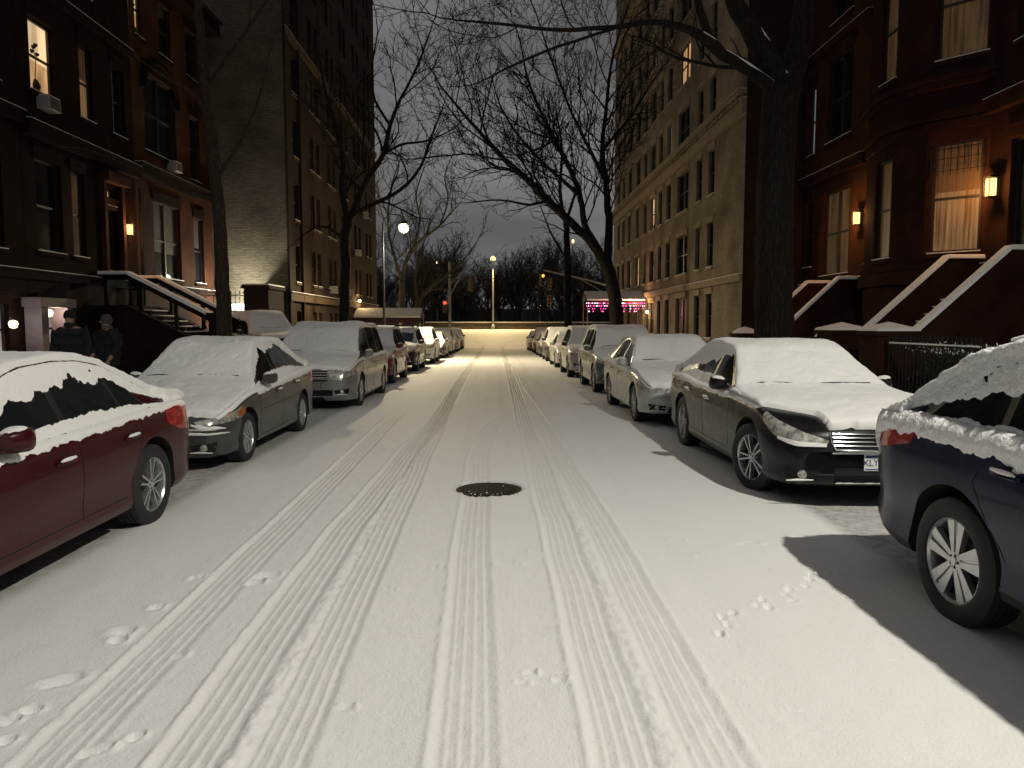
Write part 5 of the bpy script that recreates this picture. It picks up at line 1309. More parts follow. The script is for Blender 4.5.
# ---- canopies
def canopy(name, label, x0, x1, Y, z, wdt, lights=None, post=True):
    r = empty(name, ((x0+x1)/2, Y, gz(Y)+.17)); tag(r, label, 'canopy'); c = r.location; L_ = abs(x1-x0)/2; z = z-c.z
    fab = mat('canopy_fabric', (.05, .012, .014), .8); b = MB()
    b.add([(-L_, -wdt/2, z), (L_, -wdt/2, z), (L_, wdt/2, z), (-L_, wdt/2, z), (-L_, 0, z+.55), (L_, 0, z+.55)], [(0,1,5,4), (2,3,4,5), (0,4,3), (1,2,5)])
    b.box(-L_, L_, -wdt/2-.02, -wdt/2, z-.32, z); b.box(-L_, L_, wdt/2, wdt/2+.02, z-.32, z)
    b.build('fabric', [fab], r)
    b = MB(); e = .05; b.add([(-L_+e, -wdt/2, z+.02), (L_-e, -wdt/2, z+.02), (L_-e, wdt/2, z+.02), (-L_+e, wdt/2, z+.02), (-L_+e, 0, z+.66), (L_-e, 0, z+.66), (-L_+e, -wdt/2-.02, z+.11), (L_-e, -wdt/2-.02, z+.11)], [(6,7,5,4), (2,3,4,5), (0,4,3), (1,2,5), (0,1,7,6)]); b.build('snow_cover', [M_snow], r)
    for sx in (-1, 1):
        for sy in (-1, 1):
            b = MB(); b.tube([(sx*(L_-.1), sy*(wdt/2-.08), 0), (sx*(L_-.1), sy*(wdt/2-.08), z)], .03, 6); b.build('post', [M_galv], r)
    if lights:
        rr = random.Random(4); ms = [M_iron, lit('string_pink', (1, .08, .36), 4), lit('string_white', (1, .60, .66), 5)]
        for x in np.arange(-L_+.03, L_, .13):
            ln = rr.uniform(.25, .80); b = MB(); b.tube([(x, -wdt/2-.06, z-.05), (x+.02, -wdt/2-.06, z-.05-ln)], .005, 3)
            for q in np.arange(.1, ln, .17):
                s_ = rr.uniform(.02, .034); zz = z-.05-q; xx = x+rr.uniform(-.03, .03); b.box(xx-s_, xx+s_, -wdt/2-.08, -wdt/2-.08+s_, zz-s_, zz+s_, 2 if rr.random() < (.55 if x < -L_*.6 else .18) else 1)
            b.build('light_strand', ms, r)
    return r
canopy('entrance_canopy', 'snow covered entrance canopy hung with pink string lights on the right', 5.6, 9.38, 47.8, 3.15, 2.4, lights=1)
light('POINT', 'canopy_light', (7.2, 46.0, 2.3), 60, (1, .35, .45), .4)
light('POINT', 'canopy_light', (8.7, 46.2, 2.9), 90, (1, .62, .28), .12)
canopy('entrance_canopy', 'long snow covered canopy over the left pavement lit warm from below', -9.33, -4.9, 49.5, 2.1, 2.4)
light('POINT', 'canopy_light', (-7.2, 49.4, 1.9), 70, (1, .66, .30), .2)
def wall_light(loc, label, e, rz, col=(1, .66, .3)):
    r = empty('wall_lamp', loc, rz); tag(r, label, 'wall lamp'); b = MB(); b.box(-.06, .06, -.10, 0, -.08, .12); b.build('bracket', [M_iron], r); b = MB(); b.lathe([(0, -.17), (.08, -.14), (.11, -.05), (.09, .02), (0, .05)], (0, -.16, 0), 14); b.build('bulb', [lit('wall_bulb', (1, .74, .40), 4)], r, True)
    light('POINT', 'wall_light', (0, -.42, -.02), e, col, .08, parent=r)
q = atx(357, 300, LX); wall_light((LX, q.y, q.z), 'bare warm lamp on the apartment house wall near the left canopy', 90, pi/2)
q = atx(650, 311, RX); wall_light((RX, q.y, q.z), 'warm lamp on the tan wall beside the pink lit canopy', 70, -pi/2)
q = atx(42, 311, BLX); wall_light((BLX+.02, q.y, q.z), 'bright white lamp lighting the basement entrance behind the dark red sedan', 22, pi/2, (1, .85, .78))
q = atx(6, 322, BLX); wall_light((BLX+.02, q.y, q.z), 'white basement lamp at the left edge of the view', 14, pi/2, (.9, .92, 1))
# pale door piers by the basement lamp
b = MB(); py = atx(42, 311, BLX).y
for (a, c) in ((-.85, -.55), (.35, .6)): b.box(BLX+.05, BLX+.5, py+a, py+c, -.2, 2.15)
b.box(BLX+.05, BLX+.55, py-.95, py+.7, 2.152, 2.4); o = b.build('basement_porch', [mat('painted_pier', (.16, .12, .11), .7, var=(4, .2))]); tag(o, 'pale pillared porch of a basement door behind the dark red sedan', 'porch')

# ---- the floodlit gap on the left
fl = empty('floodlight', (-11.0, 32.75, 2.2)); tag(fl, 'bright white floodlight on the low wall at the foot of the blank brick wall', 'floodlight')
b = MB(); b.box(-.6, .6, -.06, .06, 0, .06); b.box(-.62, .62, .02, .08, .061, .42); b.build('housing', [M_iron], fl)
b = MB(); b.box(-.58, .58, -.02, .015, .08, .38); b.build('lamp_glass', [lit('flood_glass', (.85, .95, 1), 1.1)], fl)
light('POINT', 'flood_light', (-11.0, 32.45, 2.75), 620, (1, .98, .82), .12)
light('POINT', 'flood_light', (-11.3, 32.0, 3.6), 70, (.95, .95, .8), .2)
b = MB(); b.box(-12.3, -10.5, 33.0, 33.3, .1, 2.2); b.box(-12.32, -10.48, 32.97, 33.33, 2.201, 2.5, 1); o = b.build('garden_wall', [M_brickDk, M_snow]); tag(o, 'low wall with a bright strip of snow at the foot of the floodlit brick wall', 'wall')
def iron_fence(name, label, p0, p1, z0, h, n, m=M_iron, bar=.012, spear=True):
    p0 = Vector((*p0, z0)); p1 = Vector((*p1, z0)); r = empty(name, (p0+p1)/2); tag(r, label, 'fence'); c = (p0+p1)/2
    b = MB()
    for k in range(n+1):
        q = p0+(p1-p0)*k/n-c; b.tube([q, q+Vector((0, 0, h))], bar, 5)
        if spear: b.lathe([(bar*2.2, h-.01), (bar*1.5, h+.05), (0, h+.1)], (q.x, q.y, q.z), 5)
    b.build('bars', [m], r)
    for zz in (.12, h-.12): b = MB(); b.bar(p0-c+Vector((0, 0, zz)), p1-c+Vector((0, 0, zz)), .03, .03); b.build('rail', [m], r)
    b = MB(); b.bar(p0-c+Vector((0, 0, h-.085)), p1-c+Vector((0, 0, h-.085)), .035, .03); b.build('snow_cap', [M_snow], r)
    return r
iron_fence('iron_fence', 'iron fence silhouetted against the floodlit brick wall', (-12.2, 31.4), (-9.7, 31.4), 1.4, 1.6, 14)
b = MB(); b.box(-10.45, -9.45, 31.0, 33.2, -.1, 3.15); b.box(-10.55, -9.38, 30.9, 33.3, 3.151, 3.3); b.box(-10.5, -9.42, 30.95, 33.28, 3.301, 3.36, 1); o = b.build('brick_shed', [M_brickDk, M_snow]); tag(o, 'square brown brick pier house with a snowy flat top at the apartment house corner', 'shed')
# red board fence along the left apartment house
fr = empty('board_fence', (-7.9, 37, gz(37)+.15)); tag(fr, 'reddish wooden board fence behind the pewter minivan', 'fence')
b = MB(); rr = random.Random(3)
for k in range(62):
    y = -7+k*.22; h = 1.75+rr.uniform(-.03, .03); b.box(-.02, .02, y, y+.19, 0, h)
b.build('boards', [mat('red_boards', (.16, .04, .025), .8, var=(3, .3))], fr); 
for (xa, xb, za, zb_, mm_) in ((.03, .09, .3, .4, 0), (.03, .09, 1.4, 1.5, 0), (-.03, .03, 1.785, 1.83, 1)):
    b = MB(); b.box(xa, xb, -7, 6.6, za, zb_); b.build('snow_cap' if mm_ else 'rail', [M_snow if mm_ else mat('red_boards', (.16, .04, .025))], fr)
# iron fence with a hedge, right
iron_fence('iron_fence', 'black iron fence before the dark hedge at the foot of the large right stoop', (8.2, 12.4), (8.2, 15.3), .15, 1.25, 22)
rr = random.Random(9)
hedge = empty('hedge', (8.8, 13.7, .15)); tag(hedge, 'dark evergreen hedge behind the iron fence on the right', 'hedge')
V = []; F = []; mm = []
for k in range(5200):
    x, y, z = rr.gauss(0, .17), rr.uniform(-1.3, 1.4), rr.uniform(.1, 1.1)*(1+.1*sin(k)); s_ = rr.uniform(.02, .045)
    d1 = Vector((rr.gauss(0, 1), rr.gauss(0, 1), rr.gauss(0, 1))).normalized(); d2 = d1.cross(Vector((rr.gauss(0, 1), rr.gauss(0, 1), rr.gauss(0, 1)))).normalized(); c = Vector((x, y, z))
    b0_ = len(V); V += [c-d1*s_, c+d2*s_*.4, c+d1*s_, c-d2*s_*.4]; F.append((b0_, b0_+1, b0_+2, b0_+3)); mm.append(1 if (z > .98 and rr.random() < .5) else 0)
obj('leaves', mesh('leaves', V, F, [mat('hedge_leaf', (.012, .022, .010), .6), M_snow], midx=mm), hedge)
b = MB()
for k in range(9): b.tube([(rr.gauss(0, .05), -1.2+k*.3, 0), (rr.gauss(0, .1), -1.2+k*.3, .9)], .015, 5)
b.build('stems', [M_iron], hedge)
def planter(loc, s, h, label):
    r = empty('snowy_planter', loc); tag(r, label, 'planter', 'snow heaped planters by the stoops'); b = MB(); b.box(-s/2, s/2, -s/2, s/2, 0, h); b.box(-s/2-.05, s/2+.05, -s/2-.05, s/2+.05, h+.001, h+.08); b.build('box', [M_brownR], r)
    b = MB(); b.lathe([(s*.62, h+.08), (s*.55, h+.15), (s*.3, h+.24), (0, h+.3)], n=10); b.build('snow_heap', [M_snow], r, True)
q = at(745, 331, 24.5); planter((q.x, 24.5, .1), .7, q.z-.25, 'planter heaped with snow left of the thick trunk')
q = at(836, 334, 19.6); planter((q.x, 19.6, .1), .9, q.z-.25, 'planter heaped with snow between the two right stoops')
# boxy van in the driveway on the left
vS = SUV(seed=91, paint=P_dark, res=.06, snow=.06, L=4.6, W=1.9, top=[(0,.9),(.02,1.0),(.1,1.08),(.9,1.16),(1.15,1.2),(1.65,1.82),(1.9,1.9),(4.2,1.9),(4.45,1.84),(4.55,1.2),(4.59,1.0),(4.6,.7)], sh=[(0,.95),(.8,1.08),(2,1.15),(4.6,1.18)], wind=(1.2,1.63,.7,.62), back=(4.46,4.54,.6,.64), glass=[(1.45,2.3,1.75,2.28),(2.38,3.3,2.36,3.28),(3.36,4.2,3.34,4.15)])
v = build_car(vS, 'parked_van', 'dark boxy van with a snowy windscreen standing in the gap behind the grey sedan', 'van', None, (-8.35, 26.3, .2), radians(42))

# ---- tyre-tread bits: dark patch cover by the minivan
# ================================================================== PEOPLE
M_coat = mat('dark_coat', (.010, .010, .012), .8); M_trous = mat('dark_trousers', (.012, .013, .02), .85); M_skin = mat('skin', (.35, .2, .14), .6); M_hair = mat('grey_hair', (.07, .06, .055), .8); M_hat = mat('knit_hat', (.015, .013, .013), .9); M_bag = mat('pale_scarf', (.09, .088, .085), .8)
def skin_mesh(name, pts, edges, radii, m, sub=2, root=0):
    me = bpy.data.meshes.new(name); me.from_pydata(pts, edges, []); o = bpy.data.objects.new(name, me); COL.objects.link(o)
    md = o.modifiers.new('s', 'SKIN'); 
    for i, r in enumerate(radii):
        v = me.skin_vertices[0].data[i] if len(me.skin_vertices) else None
        if v: v.radius = r if hasattr(r, '__len__') else (r, r); v.use_root = (i == root)
    md.use_smooth_shade = True; ss = o.modifiers.new('ss', 'SUBSURF'); ss.levels = sub; ss.render_levels = sub
    dg = bpy.context.evaluated_depsgraph_get(); m2 = bpy.data.meshes.new_from_object(o.evaluated_get(dg)); bpy.data.objects.remove(o)
    m2.name = name; m2.materials.clear(); m2.materials.append(m); m2.polygons.foreach_set('use_smooth', [True]*len(m2.polygons)); return m2
def person(loc, rz, label, h=1.75, hat=False, stride=.22):
    r = empty('person', loc, rz); tag(r, label, 'person', None); k = h/1.75
    P = [(0,0,.95),(0,0,1.15),(0,-.01,1.35),(0,-.01,1.46),(0,-.02,1.53),(0,-.03,1.62),(0,-.03,1.72),
         (.10,0,.90),(.11,-stride,.50),(.11,-stride*.9+.04,.09),(.11,-stride*.9-.12,.04), (-.10,0,.90),(-.11,stride*.4,.50),(-.11,stride+.12,.12),(-.11,stride+.0,.05),
         (.19,-.01,1.42),(.25,.08,1.14),(.24,-.06,.92),(.24,-.12,.84), (-.19,-.01,1.42),(-.25,-.06,1.14),(-.24,-.2,.95),(-.24,-.26,.88)]
    E = [(0,1),(1,2),(2,3),(3,4),(4,5),(5,6),(0,7),(7,8),(8,9),(9,10),(0,11),(11,12),(12,13),(13,14),(3,15),(15,16),(16,17),(17,18),(3,19),(19,20),(20,21),(21,22)]
    Rr = [(.12,.08),(.12,.08),(.12,.08),(.09,.07),(.06,.06),(.085,.10),(.075,.085),.095,.065,.05,.045,.095,.065,.05,.045,.05,.045,.04,.035,.05,.045,.04,.035]
    me = skin_mesh('body', [tuple(c*k for c in p) for p in P], E, Rr, M_skin); obj('body', me, r)
    cp = [P[0], P[1], P[2], P[3], P[15], P[16], P[17], P[19], P[20], P[21], (0, 0, .72)]; ce = [(0,1),(1,2),(2,3),(3,4),(4,5),(5,6),(3,7),(7,8),(8,9),(0,10)]
    obj('coat', skin_mesh('coat', [tuple(c*k for c in p) for p in cp], ce, [(.24,.19),(.23,.18),(.24,.18),(.17,.15),.11,.09,.075,.11,.09,.075,(.25,.2)], M_coat), r)
    tp = [(0,0,.93), *P[7:10], *P[11:14]]; te = [(0,1),(1,2),(2,3),(0,4),(4,5),(5,6)]
    obj('trousers', skin_mesh('trousers', [tuple(c*k for c in p) for p in tp], te, [(.17,.13),.115,.085,.07,.115,.085,.07], M_trous), r)
    b = MB(); c = (0, -.025*k, 1.70*k)
    for (a0, col) in ((0, 0),):
        b.lathe([(.0, .10), (.06, .085), (.097, .03), (.104, -.02), (.098, -.06 if hat else -.10)], (c[0], c[1]+.012, c[2]), 16, capend=False)
    b.build('knit_hat' if hat else 'hair', [M_hat if hat else M_hair], r, True)
    b = MB(); b.lathe([(.09, 0), (.105, .03), (.10, .07), (.085, .09)], (0, -.015*k, 1.47*k), 14, capend=False); b.build('scarf', [M_hat if hat else M_bag], r, True)
    b = MB()
    for sx in (-1, 1): b.lathe([(0, 0), (.05, 0), (.045, .06), (.0, .1)], (sx*.11*k, (-stride*.9-.06 if sx > 0 else stride+.06)*k, 0), 10)
    b.build('boots', [M_hat], r, True)
    b = MB(); b.add([(0, -.135*k, 1.66*k), (-.014, -.115*k, 1.625*k), (.014, -.115*k, 1.625*k), (0, -.16*k, 1.63*k)], [(0,1,3),(0,3,2),(1,2,3)]); b.build('nose', [M_skin], r)
    b = MB()
    for sx in (-1, 1): b.lathe([(0, .012), (.009, .006), (.012, 0)], (sx*.032*k, -.118*k, 1.665*k), 8)
    b.build('eyes', [M_hat], r)
    for sx, pt in ((1, P[18]), (-1, P[22])):
        b = MB(); px, py, pz = [c*k for c in pt]
        b.tube([(px, py, pz), (px, py-.01, pz-.05)], [.03, .036], 8)
        for i, (dx, ln) in enumerate(((-.027, .055), (-.009, .065), (.009, .06), (.027, .05))): b.tube([(px+dx, py-.01, pz-.045), (px+dx, py-.02, pz-.045-ln*.5), (px+dx, py-.005, pz-.045-ln)], [.010, .009, .007], 6)
        b.tube([(px-.02*sx, py-.02, pz-.01), (px-.04*sx, py-.035, pz-.045), (px-.035*sx, py-.04, pz-.07)], [.011, .010, .008], 6)
        b.build('hand', [M_skin], r, True)
    return r
q = at(70, 318, 13.6); person((q.x, 13.6, .19), radians(15), 'person in a dark coat and knit hat walking behind the dark red sedan', 1.72, True)
q = at(107, 318, 14.9); person((q.x, 14.9, .19), radians(-38), 'bareheaded person in a long black coat and pale scarf walking near the left stoop', 1.66, False, stride=.1)
# ================================================================== TREES
M_bark = bark('bark_dark', (.020, .015, .012))
M_parkbark = mat('bark_grey_brown', (.026, .021, .017), .9, var=(5, .3))
M_barkp = mat('bark_pale', (.09, .075, .05), .85, var=(3, .45), bump=(16, .5, .02))
M_barkb = bark('bark_brown', (.05, .037, .026), 12)
class Wood:
    """collects tapered limbs; thick ones round, twigs three-sided"""
    def __init__(s, seed): s.r = random.Random(seed); s.V = []; s.F = []; s.n = 0
    def limb(s, pts, rs):
        n = 12 if rs[0] > .12 else 7 if rs[0] > .04 else 4 if rs[0] > .015 else 3
        b = len(s.V); ref = Vector((1, .3, .2)).normalized()
        for i, p in enumerate(pts):
            d = (pts[min(i+1, len(pts)-1)]-pts[max(i-1, 0)]); d = d.normalized() if d.length > 1e-6 else Vector((0, 0, 1))
            u = ref-d*ref.dot(d)
            if u.length < .1: ref = Vector((0, 1, 0)) if abs(d.y) < .8 else Vector((1, 0, 0)); u = ref-d*ref.dot(d)
            u.normalize(); ref = u; w = d.cross(u)
            for k in range(n):
                a = 2*pi*k/n; rr = rs[i]*(1+(.05*sin(3*a+i*.11) if n > 6 else 0)); q = p+(u*cos(a)+w*sin(a))*rr; s.V.append((q.x, q.y, q.z))
        for i in range(len(pts)-1):
            for k in range(n):
                k2 = (k+1) % n; s.F.append((b+i*n+k, b+i*n+k2, b+(i+1)*n+k2, b+(i+1)*n+k))
        s.F.append(tuple(b+(len(pts)-1)*n+k for k in range(n)))
    def grow(s, p, d, L, r, lev, up=.25, wig=.35, den=1.0, ang=(25, 60), minr=.004, lens=.62):
        R = s.r; n = max(3, min(9, int(L/.35)+2)); st = L/n; pts = [p.copy()]; rs = [r]; d = d.normalized()
        for i in range(n):
            d = (d+Vector((R.gauss(0, wig), R.gauss(0, wig), R.gauss(0, wig)*.8+up*.3))*.5).normalized(); p = p+d*st; pts.append(p.copy()); rs.append(max(r*(1-.62*(i+1)/n), minr*.7))
        s.limb(pts, rs); s.n += 1
        if lev <= 0: return
        m = max(2, int(den*(L/.42 if lev <= 1 else L/.55)+1))
        for k in range(m):
            t = .18+.82*(k+R.random()*.8)/m; i = min(int(t*n), n-1); f = t*n-i; q = pts[i].lerp(pts[i+1], min(f, 1)); dd = (pts[i+1]-pts[i]).normalized()
            a = radians(R.uniform(*ang)); ax = dd.cross(Vector((R.gauss(0, 1), R.gauss(0, 1), R.gauss(0, 1)))).normalized()
            nd = Matrix.Rotation(a, 3, ax) @ dd
            nd = (nd+Vector((0, 0, up*.5))).normalized()
            s.grow(q, nd, L*lens*R.uniform(.65, 1.1)*(1-.35*t), max(rs[i]*.68, minr), lev-1, up, wig, den, ang, minr, lens)
    def build(s, name, m, parent):
        me = mesh(name, s.V, s.F, m, True); return obj(name, me, parent)
def resample(P, step):
    out = [P[0]]; 
    for a, b in zip(P[:-1], P[1:]):
        k = max(1, int((b-a).length/step))
        for i in range(1, k+1): out.append(a.lerp(b, i/k))
    return out
def smoothline(P, R, step=.3):
    """Catmull-Rom through the control points, with radii"""
    out = []; rr = []; n = len(P)
    for i in range(n-1):
        p0, p1, p2, p3 = P[max(i-1, 0)], P[i], P[i+1], P[min(i+2, n-1)]; k = max(2, int((p2-p1).length/step))
        for j in range(k):
            t = j/k; t2, t3 = t*t, t*t*t
            out.append(.5*((2*p1)+(p2-p0)*t+(2*p0-5*p1+4*p2-p3)*t2+(3*p1-p0-3*p2+p3)*t3)); rr.append(R[i]+(R[i+1]-R[i])*t)
    out.append(P[-1].copy()); rr.append(R[-1]); return out, rr
def tree(label, cat, base_z, limbs, seed, m, group='bare street trees', den=1.0, lev=3, up=.25, wig=.35, minr=.005, snow=None, Lk=.33, lens=.62, ang=(25, 60), maxL=3.4):
    """limbs: list of (control points as (px, py, Y), radii in metres, twigginess); first one is the trunk"""
    P0 = [at(*q) for q in limbs[0][0]]; base = Vector((P0[0].x, P0[0].y, base_z)); root = empty('street_tree', base); tag(root, label, cat, group)
    tr = Wood(seed); cr = Wood(seed+1); sn = MB()
    for li, (ctl, rad, tw) in enumerate(limbs):
        P = [at(*q)-base for q in ctl]
        if li == 0: P = [Vector((P[0].x, P[0].y, -.25)), Vector((P[0].x, P[0].y, .25))]+[p for p in P if p.z > .6]; rad = [rad[0]*1.5, rad[0]*1.12]+list(rad)[-(len(P)-2):]
        pts, rs = smoothline(P, list(rad)); w = tr if (li == 0) else cr
        # small crookedness
        for i in range(1, len(pts)-1): pts[i] += Vector((tr.r.gauss(0, 1), tr.r.gauss(0, 1), tr.r.gauss(0, 1)))*min(rs[i]*.10, .016)
        w.limb(pts, rs)
        if snow and li in snow:
            f0, f1 = snow[li]; n = len(pts); seg = [(pts[i]+Vector((0, -rs[i]*.45, rs[i]*.62)), rs[i]*.62) for i in range(int(n*f0), int(n*f1))]
            if len(seg) > 2: sn.tube([a for a, _ in seg], [b*(.5+.5*abs(float(vnoise(i*.9, 3, 5)))) for i, (_, b) in enumerate(seg)], 8)
        if tw:
            total = sum((pts[i+1]-pts[i]).length for i in range(len(pts)-1)); cnt = int(total*tw*den); R = cr.r
            for k in range(cnt):
                t = (.15 if li else .55)+(.85 if li else .45)*(k+R.random())/cnt; i = min(int(t*(len(pts)-1)), len(pts)-2); dd = (pts[i+1]-pts[i]).normalized()
                ax = dd.cross(Vector((R.gauss(0, 1), R.gauss(0, 1), R.gauss(0, 1)))).normalized(); nd = Matrix.Rotation(radians(R.uniform(*ang)), 3, ax) @ dd; nd = (nd+Vector((0, 0, up*.7))).normalized()
                cr.grow(pts[i], nd, min(maxL, total*Lk)*R.uniform(.5, 1.1), max(min(rs[i]*.5, .045), minr*1.5), lev-1, up, wig, 1.0, ang, minr, lens)
            cr.grow(pts[-1], (pts[-1]-pts[-2]), min(maxL, total*Lk)*.8, rs[-1], lev-1, up, wig, 1.0, ang, minr, lens)
    tr.build('trunk', m, root); c = cr.build('crown', m, root)
    if sn.v: sn.build('snow_on_limbs', [M_snow], root, True)
    print('tree', label[:30], len(cr.F)); return root

# thick tree on the right pavement
tree('thick dark street tree on the right pavement with snow caught in its forks', 'tree', .15,
  [([(775,345,16.3),(774,300,16.3),(775,240,16.3),(775,180,16.3),(779,120,16.3),(783,85,16.3)], [.44,.41,.40,.39,.38,.40], 0),
   ([(780,100,16.3),(775,70,16.2),(757,40,16),(738,8,15.7),(715,-40,15.2),(680,-110,14.5)], [.30,.24,.21,.19,.15,.09], .5),
   ([(776,92,16.2),(758,76,15.9),(735,62,15.6),(712,46,15.2),(690,30,15),(655,22,14.6),(618,27,14.2),(560,30,13.8),(500,24,13.4),(455,20,13)], [.15,.12,.11,.12,.08,.055,.045,.035,.025,.014], .7),
   ([(786,90,16.3),(800,50,16.5),(805,0,16.8),(815,-60,17),(830,-130,17)], [.30,.25,.22,.18,.1], .5),
   ([(712,46,15.2),(700,10,15.1),(690,-40,15),(665,-90,14.6)], [.09,.075,.06,.04], .6),
   ([(618,27,14.2),(560,46,13.6),(520,62,13),(480,82,12.6)], [.04,.035,.028,.012], .9)],
  101, M_bark, den=.9, lev=3, minr=.004, snow={1: (.12, .45), 2: (.02, .38)}, maxL=2.6, Lk=.3)
# leaning tree over the right row, the big crown against the sky
tree('large black leaning street tree on the right, crown spread over the road against the sky', 'tree', .0,
  [([(617,330,37),(615,300,37),(611,280,37),(606,262,37)], [.34,.33,.31,.32], 0),
   ([(606,265,37),(590,240,36.6),(570,222,36),(548,200,35.3),(525,178,34.6),(505,160,34),(485,138,33.4),(462,112,32.6),(440,85,32)], [.26,.22,.20,.18,.15,.12,.09,.06,.03], 1.1),
   ([(607,262,37),(609,235,37.2),(608,205,37.4),(606,180,37.6),(602,150,37.8),(606,110,38),(612,60,38),(625,15,38)], [.24,.20,.17,.15,.12,.09,.06,.03], 1.1),
   ([(600,252,37),(585,225,37.2),(580,195,37.4),(568,165,37.2),(555,140,37),(540,110,36.8),(528,80,36.6),(520,40,36.4)], [.20,.16,.13,.115,.10,.075,.055,.03], 1.2),
   ([(548,200,35.3),(530,205,35),(500,200,34.6),(465,203,34)], [.08,.06,.04,.02], 1.1),
   ([(580,195,37.4),(560,178,37),(540,160,36.6),(518,135,36),(500,105,35.6),(490,70,35)], [.11,.09,.075,.06,.04,.02], 1.2),
   ([(606,180,37.6),(590,150,38),(575,120,38),(562,88,38),(548,50,38),(535,10,38)], [.11,.09,.075,.06,.045,.03], 1.2),
   ([(602,150,37.8),(620,130,38),(635,110,38.3),(650,85,38.5),(668,60,38.6)], [.09,.07,.055,.04,.02], 1.0),
   ([(555,140,37),(535,150,37),(515,155,37),(490,150,37)], [.06,.05,.035,.018], 1.1)],
  111, M_bark, den=1.5, lev=4, minr=.0115, maxL=4.6, Lk=.42, up=.28, wig=.30, lens=.6)
# left second tree (forked, by the apartment house)
tree('dark forked street tree by the left apartment house, limbs reaching over the road', 'tree', .0,
  [([(344,335,28.6),(344,300,28.6),(345,262,28.6),(344,240,28.6),(348,222,28.6)], [.20,.19,.18,.18,.17], 0),
   ([(348,225,28.6),(358,200,28.6),(368,178,28.4),(383,155,28),(390,125,27.6),(400,100,27.2),(418,65,26.8),(432,25,26.4)], [.13,.11,.10,.09,.075,.055,.04,.02], 1.2),
   ([(352,215,28.6),(372,205,28.4),(400,190,28),(420,168,27.6),(430,140,27.2),(442,110,26.8)], [.10,.085,.07,.055,.04,.02], 1.1),
   ([(348,222,28.6),(342,190,28.6),(343,160,28.6),(335,125,28.6),(325,90,28.6),(318,50,28.8)], [.13,.11,.09,.07,.05,.03], 1.0),
   ([(344,240,28.6),(330,228,28.6),(314,228,28.6),(300,238,28.6)], [.07,.055,.04,.02], .9),
   ([(383,155,28),(400,145,27.6),(430,140,27),(455,128,26.5)], [.06,.05,.035,.018], 1.2),
   ([(390,125,27.6),(375,100,27.6),(372,70,27.6),(378,30,27.6)], [.055,.045,.035,.02], 1.2)],
  121, M_bark, den=1.25, lev=4, minr=.009, maxL=3.4, Lk=.42, up=.25, wig=.38)
# slim left tree
tree('slim brown street tree behind the grey compact sedan, lean trunk running out of frame', 'tree', .1,
  [([(225,345,17.2),(223,300,17.2),(221,250,17.2),(217,200,17.2),(211,150,17.2),(206,100,17.3),(202,50,17.4),(198,0,17.5),(193,-60,17.6)], [.18,.165,.15,.135,.12,.11,.10,.085,.07], 0),
   ([(208,120,17.2),(195,95,17),(170,80,16.8),(140,60,16.4)], [.05,.04,.03,.015], .9),
   ([(215,180,17.2),(235,150,17.4),(255,110,17.6),(268,60,17.8)], [.05,.04,.03,.015], .8),
   ([(205,90,17.3),(225,60,17.4),(250,25,17.5),(280,-20,17.6)], [.06,.05,.035,.02], .8),
   ([(218,200,17.2),(180,190,17),(140,170,16.8),(90,150,16.4)], [.045,.035,.025,.012], .8)],
  131, M_barkb, den=.8, lev=3, minr=.004, maxL=2.4)
# pale plane tree by the far left lamp
tree('pale barked plane tree forking below the glaring left street lamp', 'tree', -.3,
  [([(402,335,50),(402,300,50),(402,280,50)], [.22,.2,.2], 0),
   ([(402,282,50),(406,262,50),(414,248,50),(424,238,49.6),(440,225,49),(458,205,48.6)], [.16,.13,.12,.10,.07,.03], 1.0),
   ([(402,282,50),(396,262,50),(390,240,50.3),(388,215,50.5),(392,185,50.5),(400,160,50.5)], [.13,.11,.09,.08,.06,.03], 1.1),
   ([(414,248,50),(420,220,50),(416,195,50),(425,165,50)], [.09,.07,.05,.03], 1.2),
   ([(440,225,49),(448,200,49),(445,175,49),(455,150,49)], [.06,.05,.04,.02], 1.2)],
  141, M_barkp, den=1.5, lev=4, minr=.010, maxL=4.2, Lk=.42)
tree('low pale tree leaning right over the far left parked cars', 'tree', -.3,
  [([(416,335,57),(417,315,57),(418,300,57)], [.22,.2,.2], 0),
   ([(418,302,57),(430,288,56.5),(445,276,56),(462,262,55),(478,240,54.5)], [.15,.13,.10,.07,.03], 1.0),
   ([(445,276,56),(460,280,55.6),(475,275,55),(490,262,54.6)], [.07,.055,.04,.02], 1.1),
   ([(418,302,57),(415,280,57),(420,255,57),(430,225,57)], [.11,.09,.07,.03], 1.1)],
  146, M_barkp, den=1.4, lev=4, minr=.011, maxL=4.0, Lk=.42)
tree('straight dark trunk right of the amber signal, before the park wall', 'tree', -.3,
  [([(568,335,55),(568,300,55),(567,250,55),(566,220,55)], [.30,.27,.24,.2], 0),
   ([(566,225,55),(560,190,55),(562,150,55),(556,110,55)], [.16,.13,.09,.04], 1.0), ([(566,222,55),(575,190,55),(572,150,55.3)], [.13,.09,.04], 1.0), ([(567,260,55),(552,235,55),(540,205,55)], [.10,.07,.03], .9)],
  151, M_bark, den=1.2, lev=4, minr=.011, maxL=4, Lk=.4)
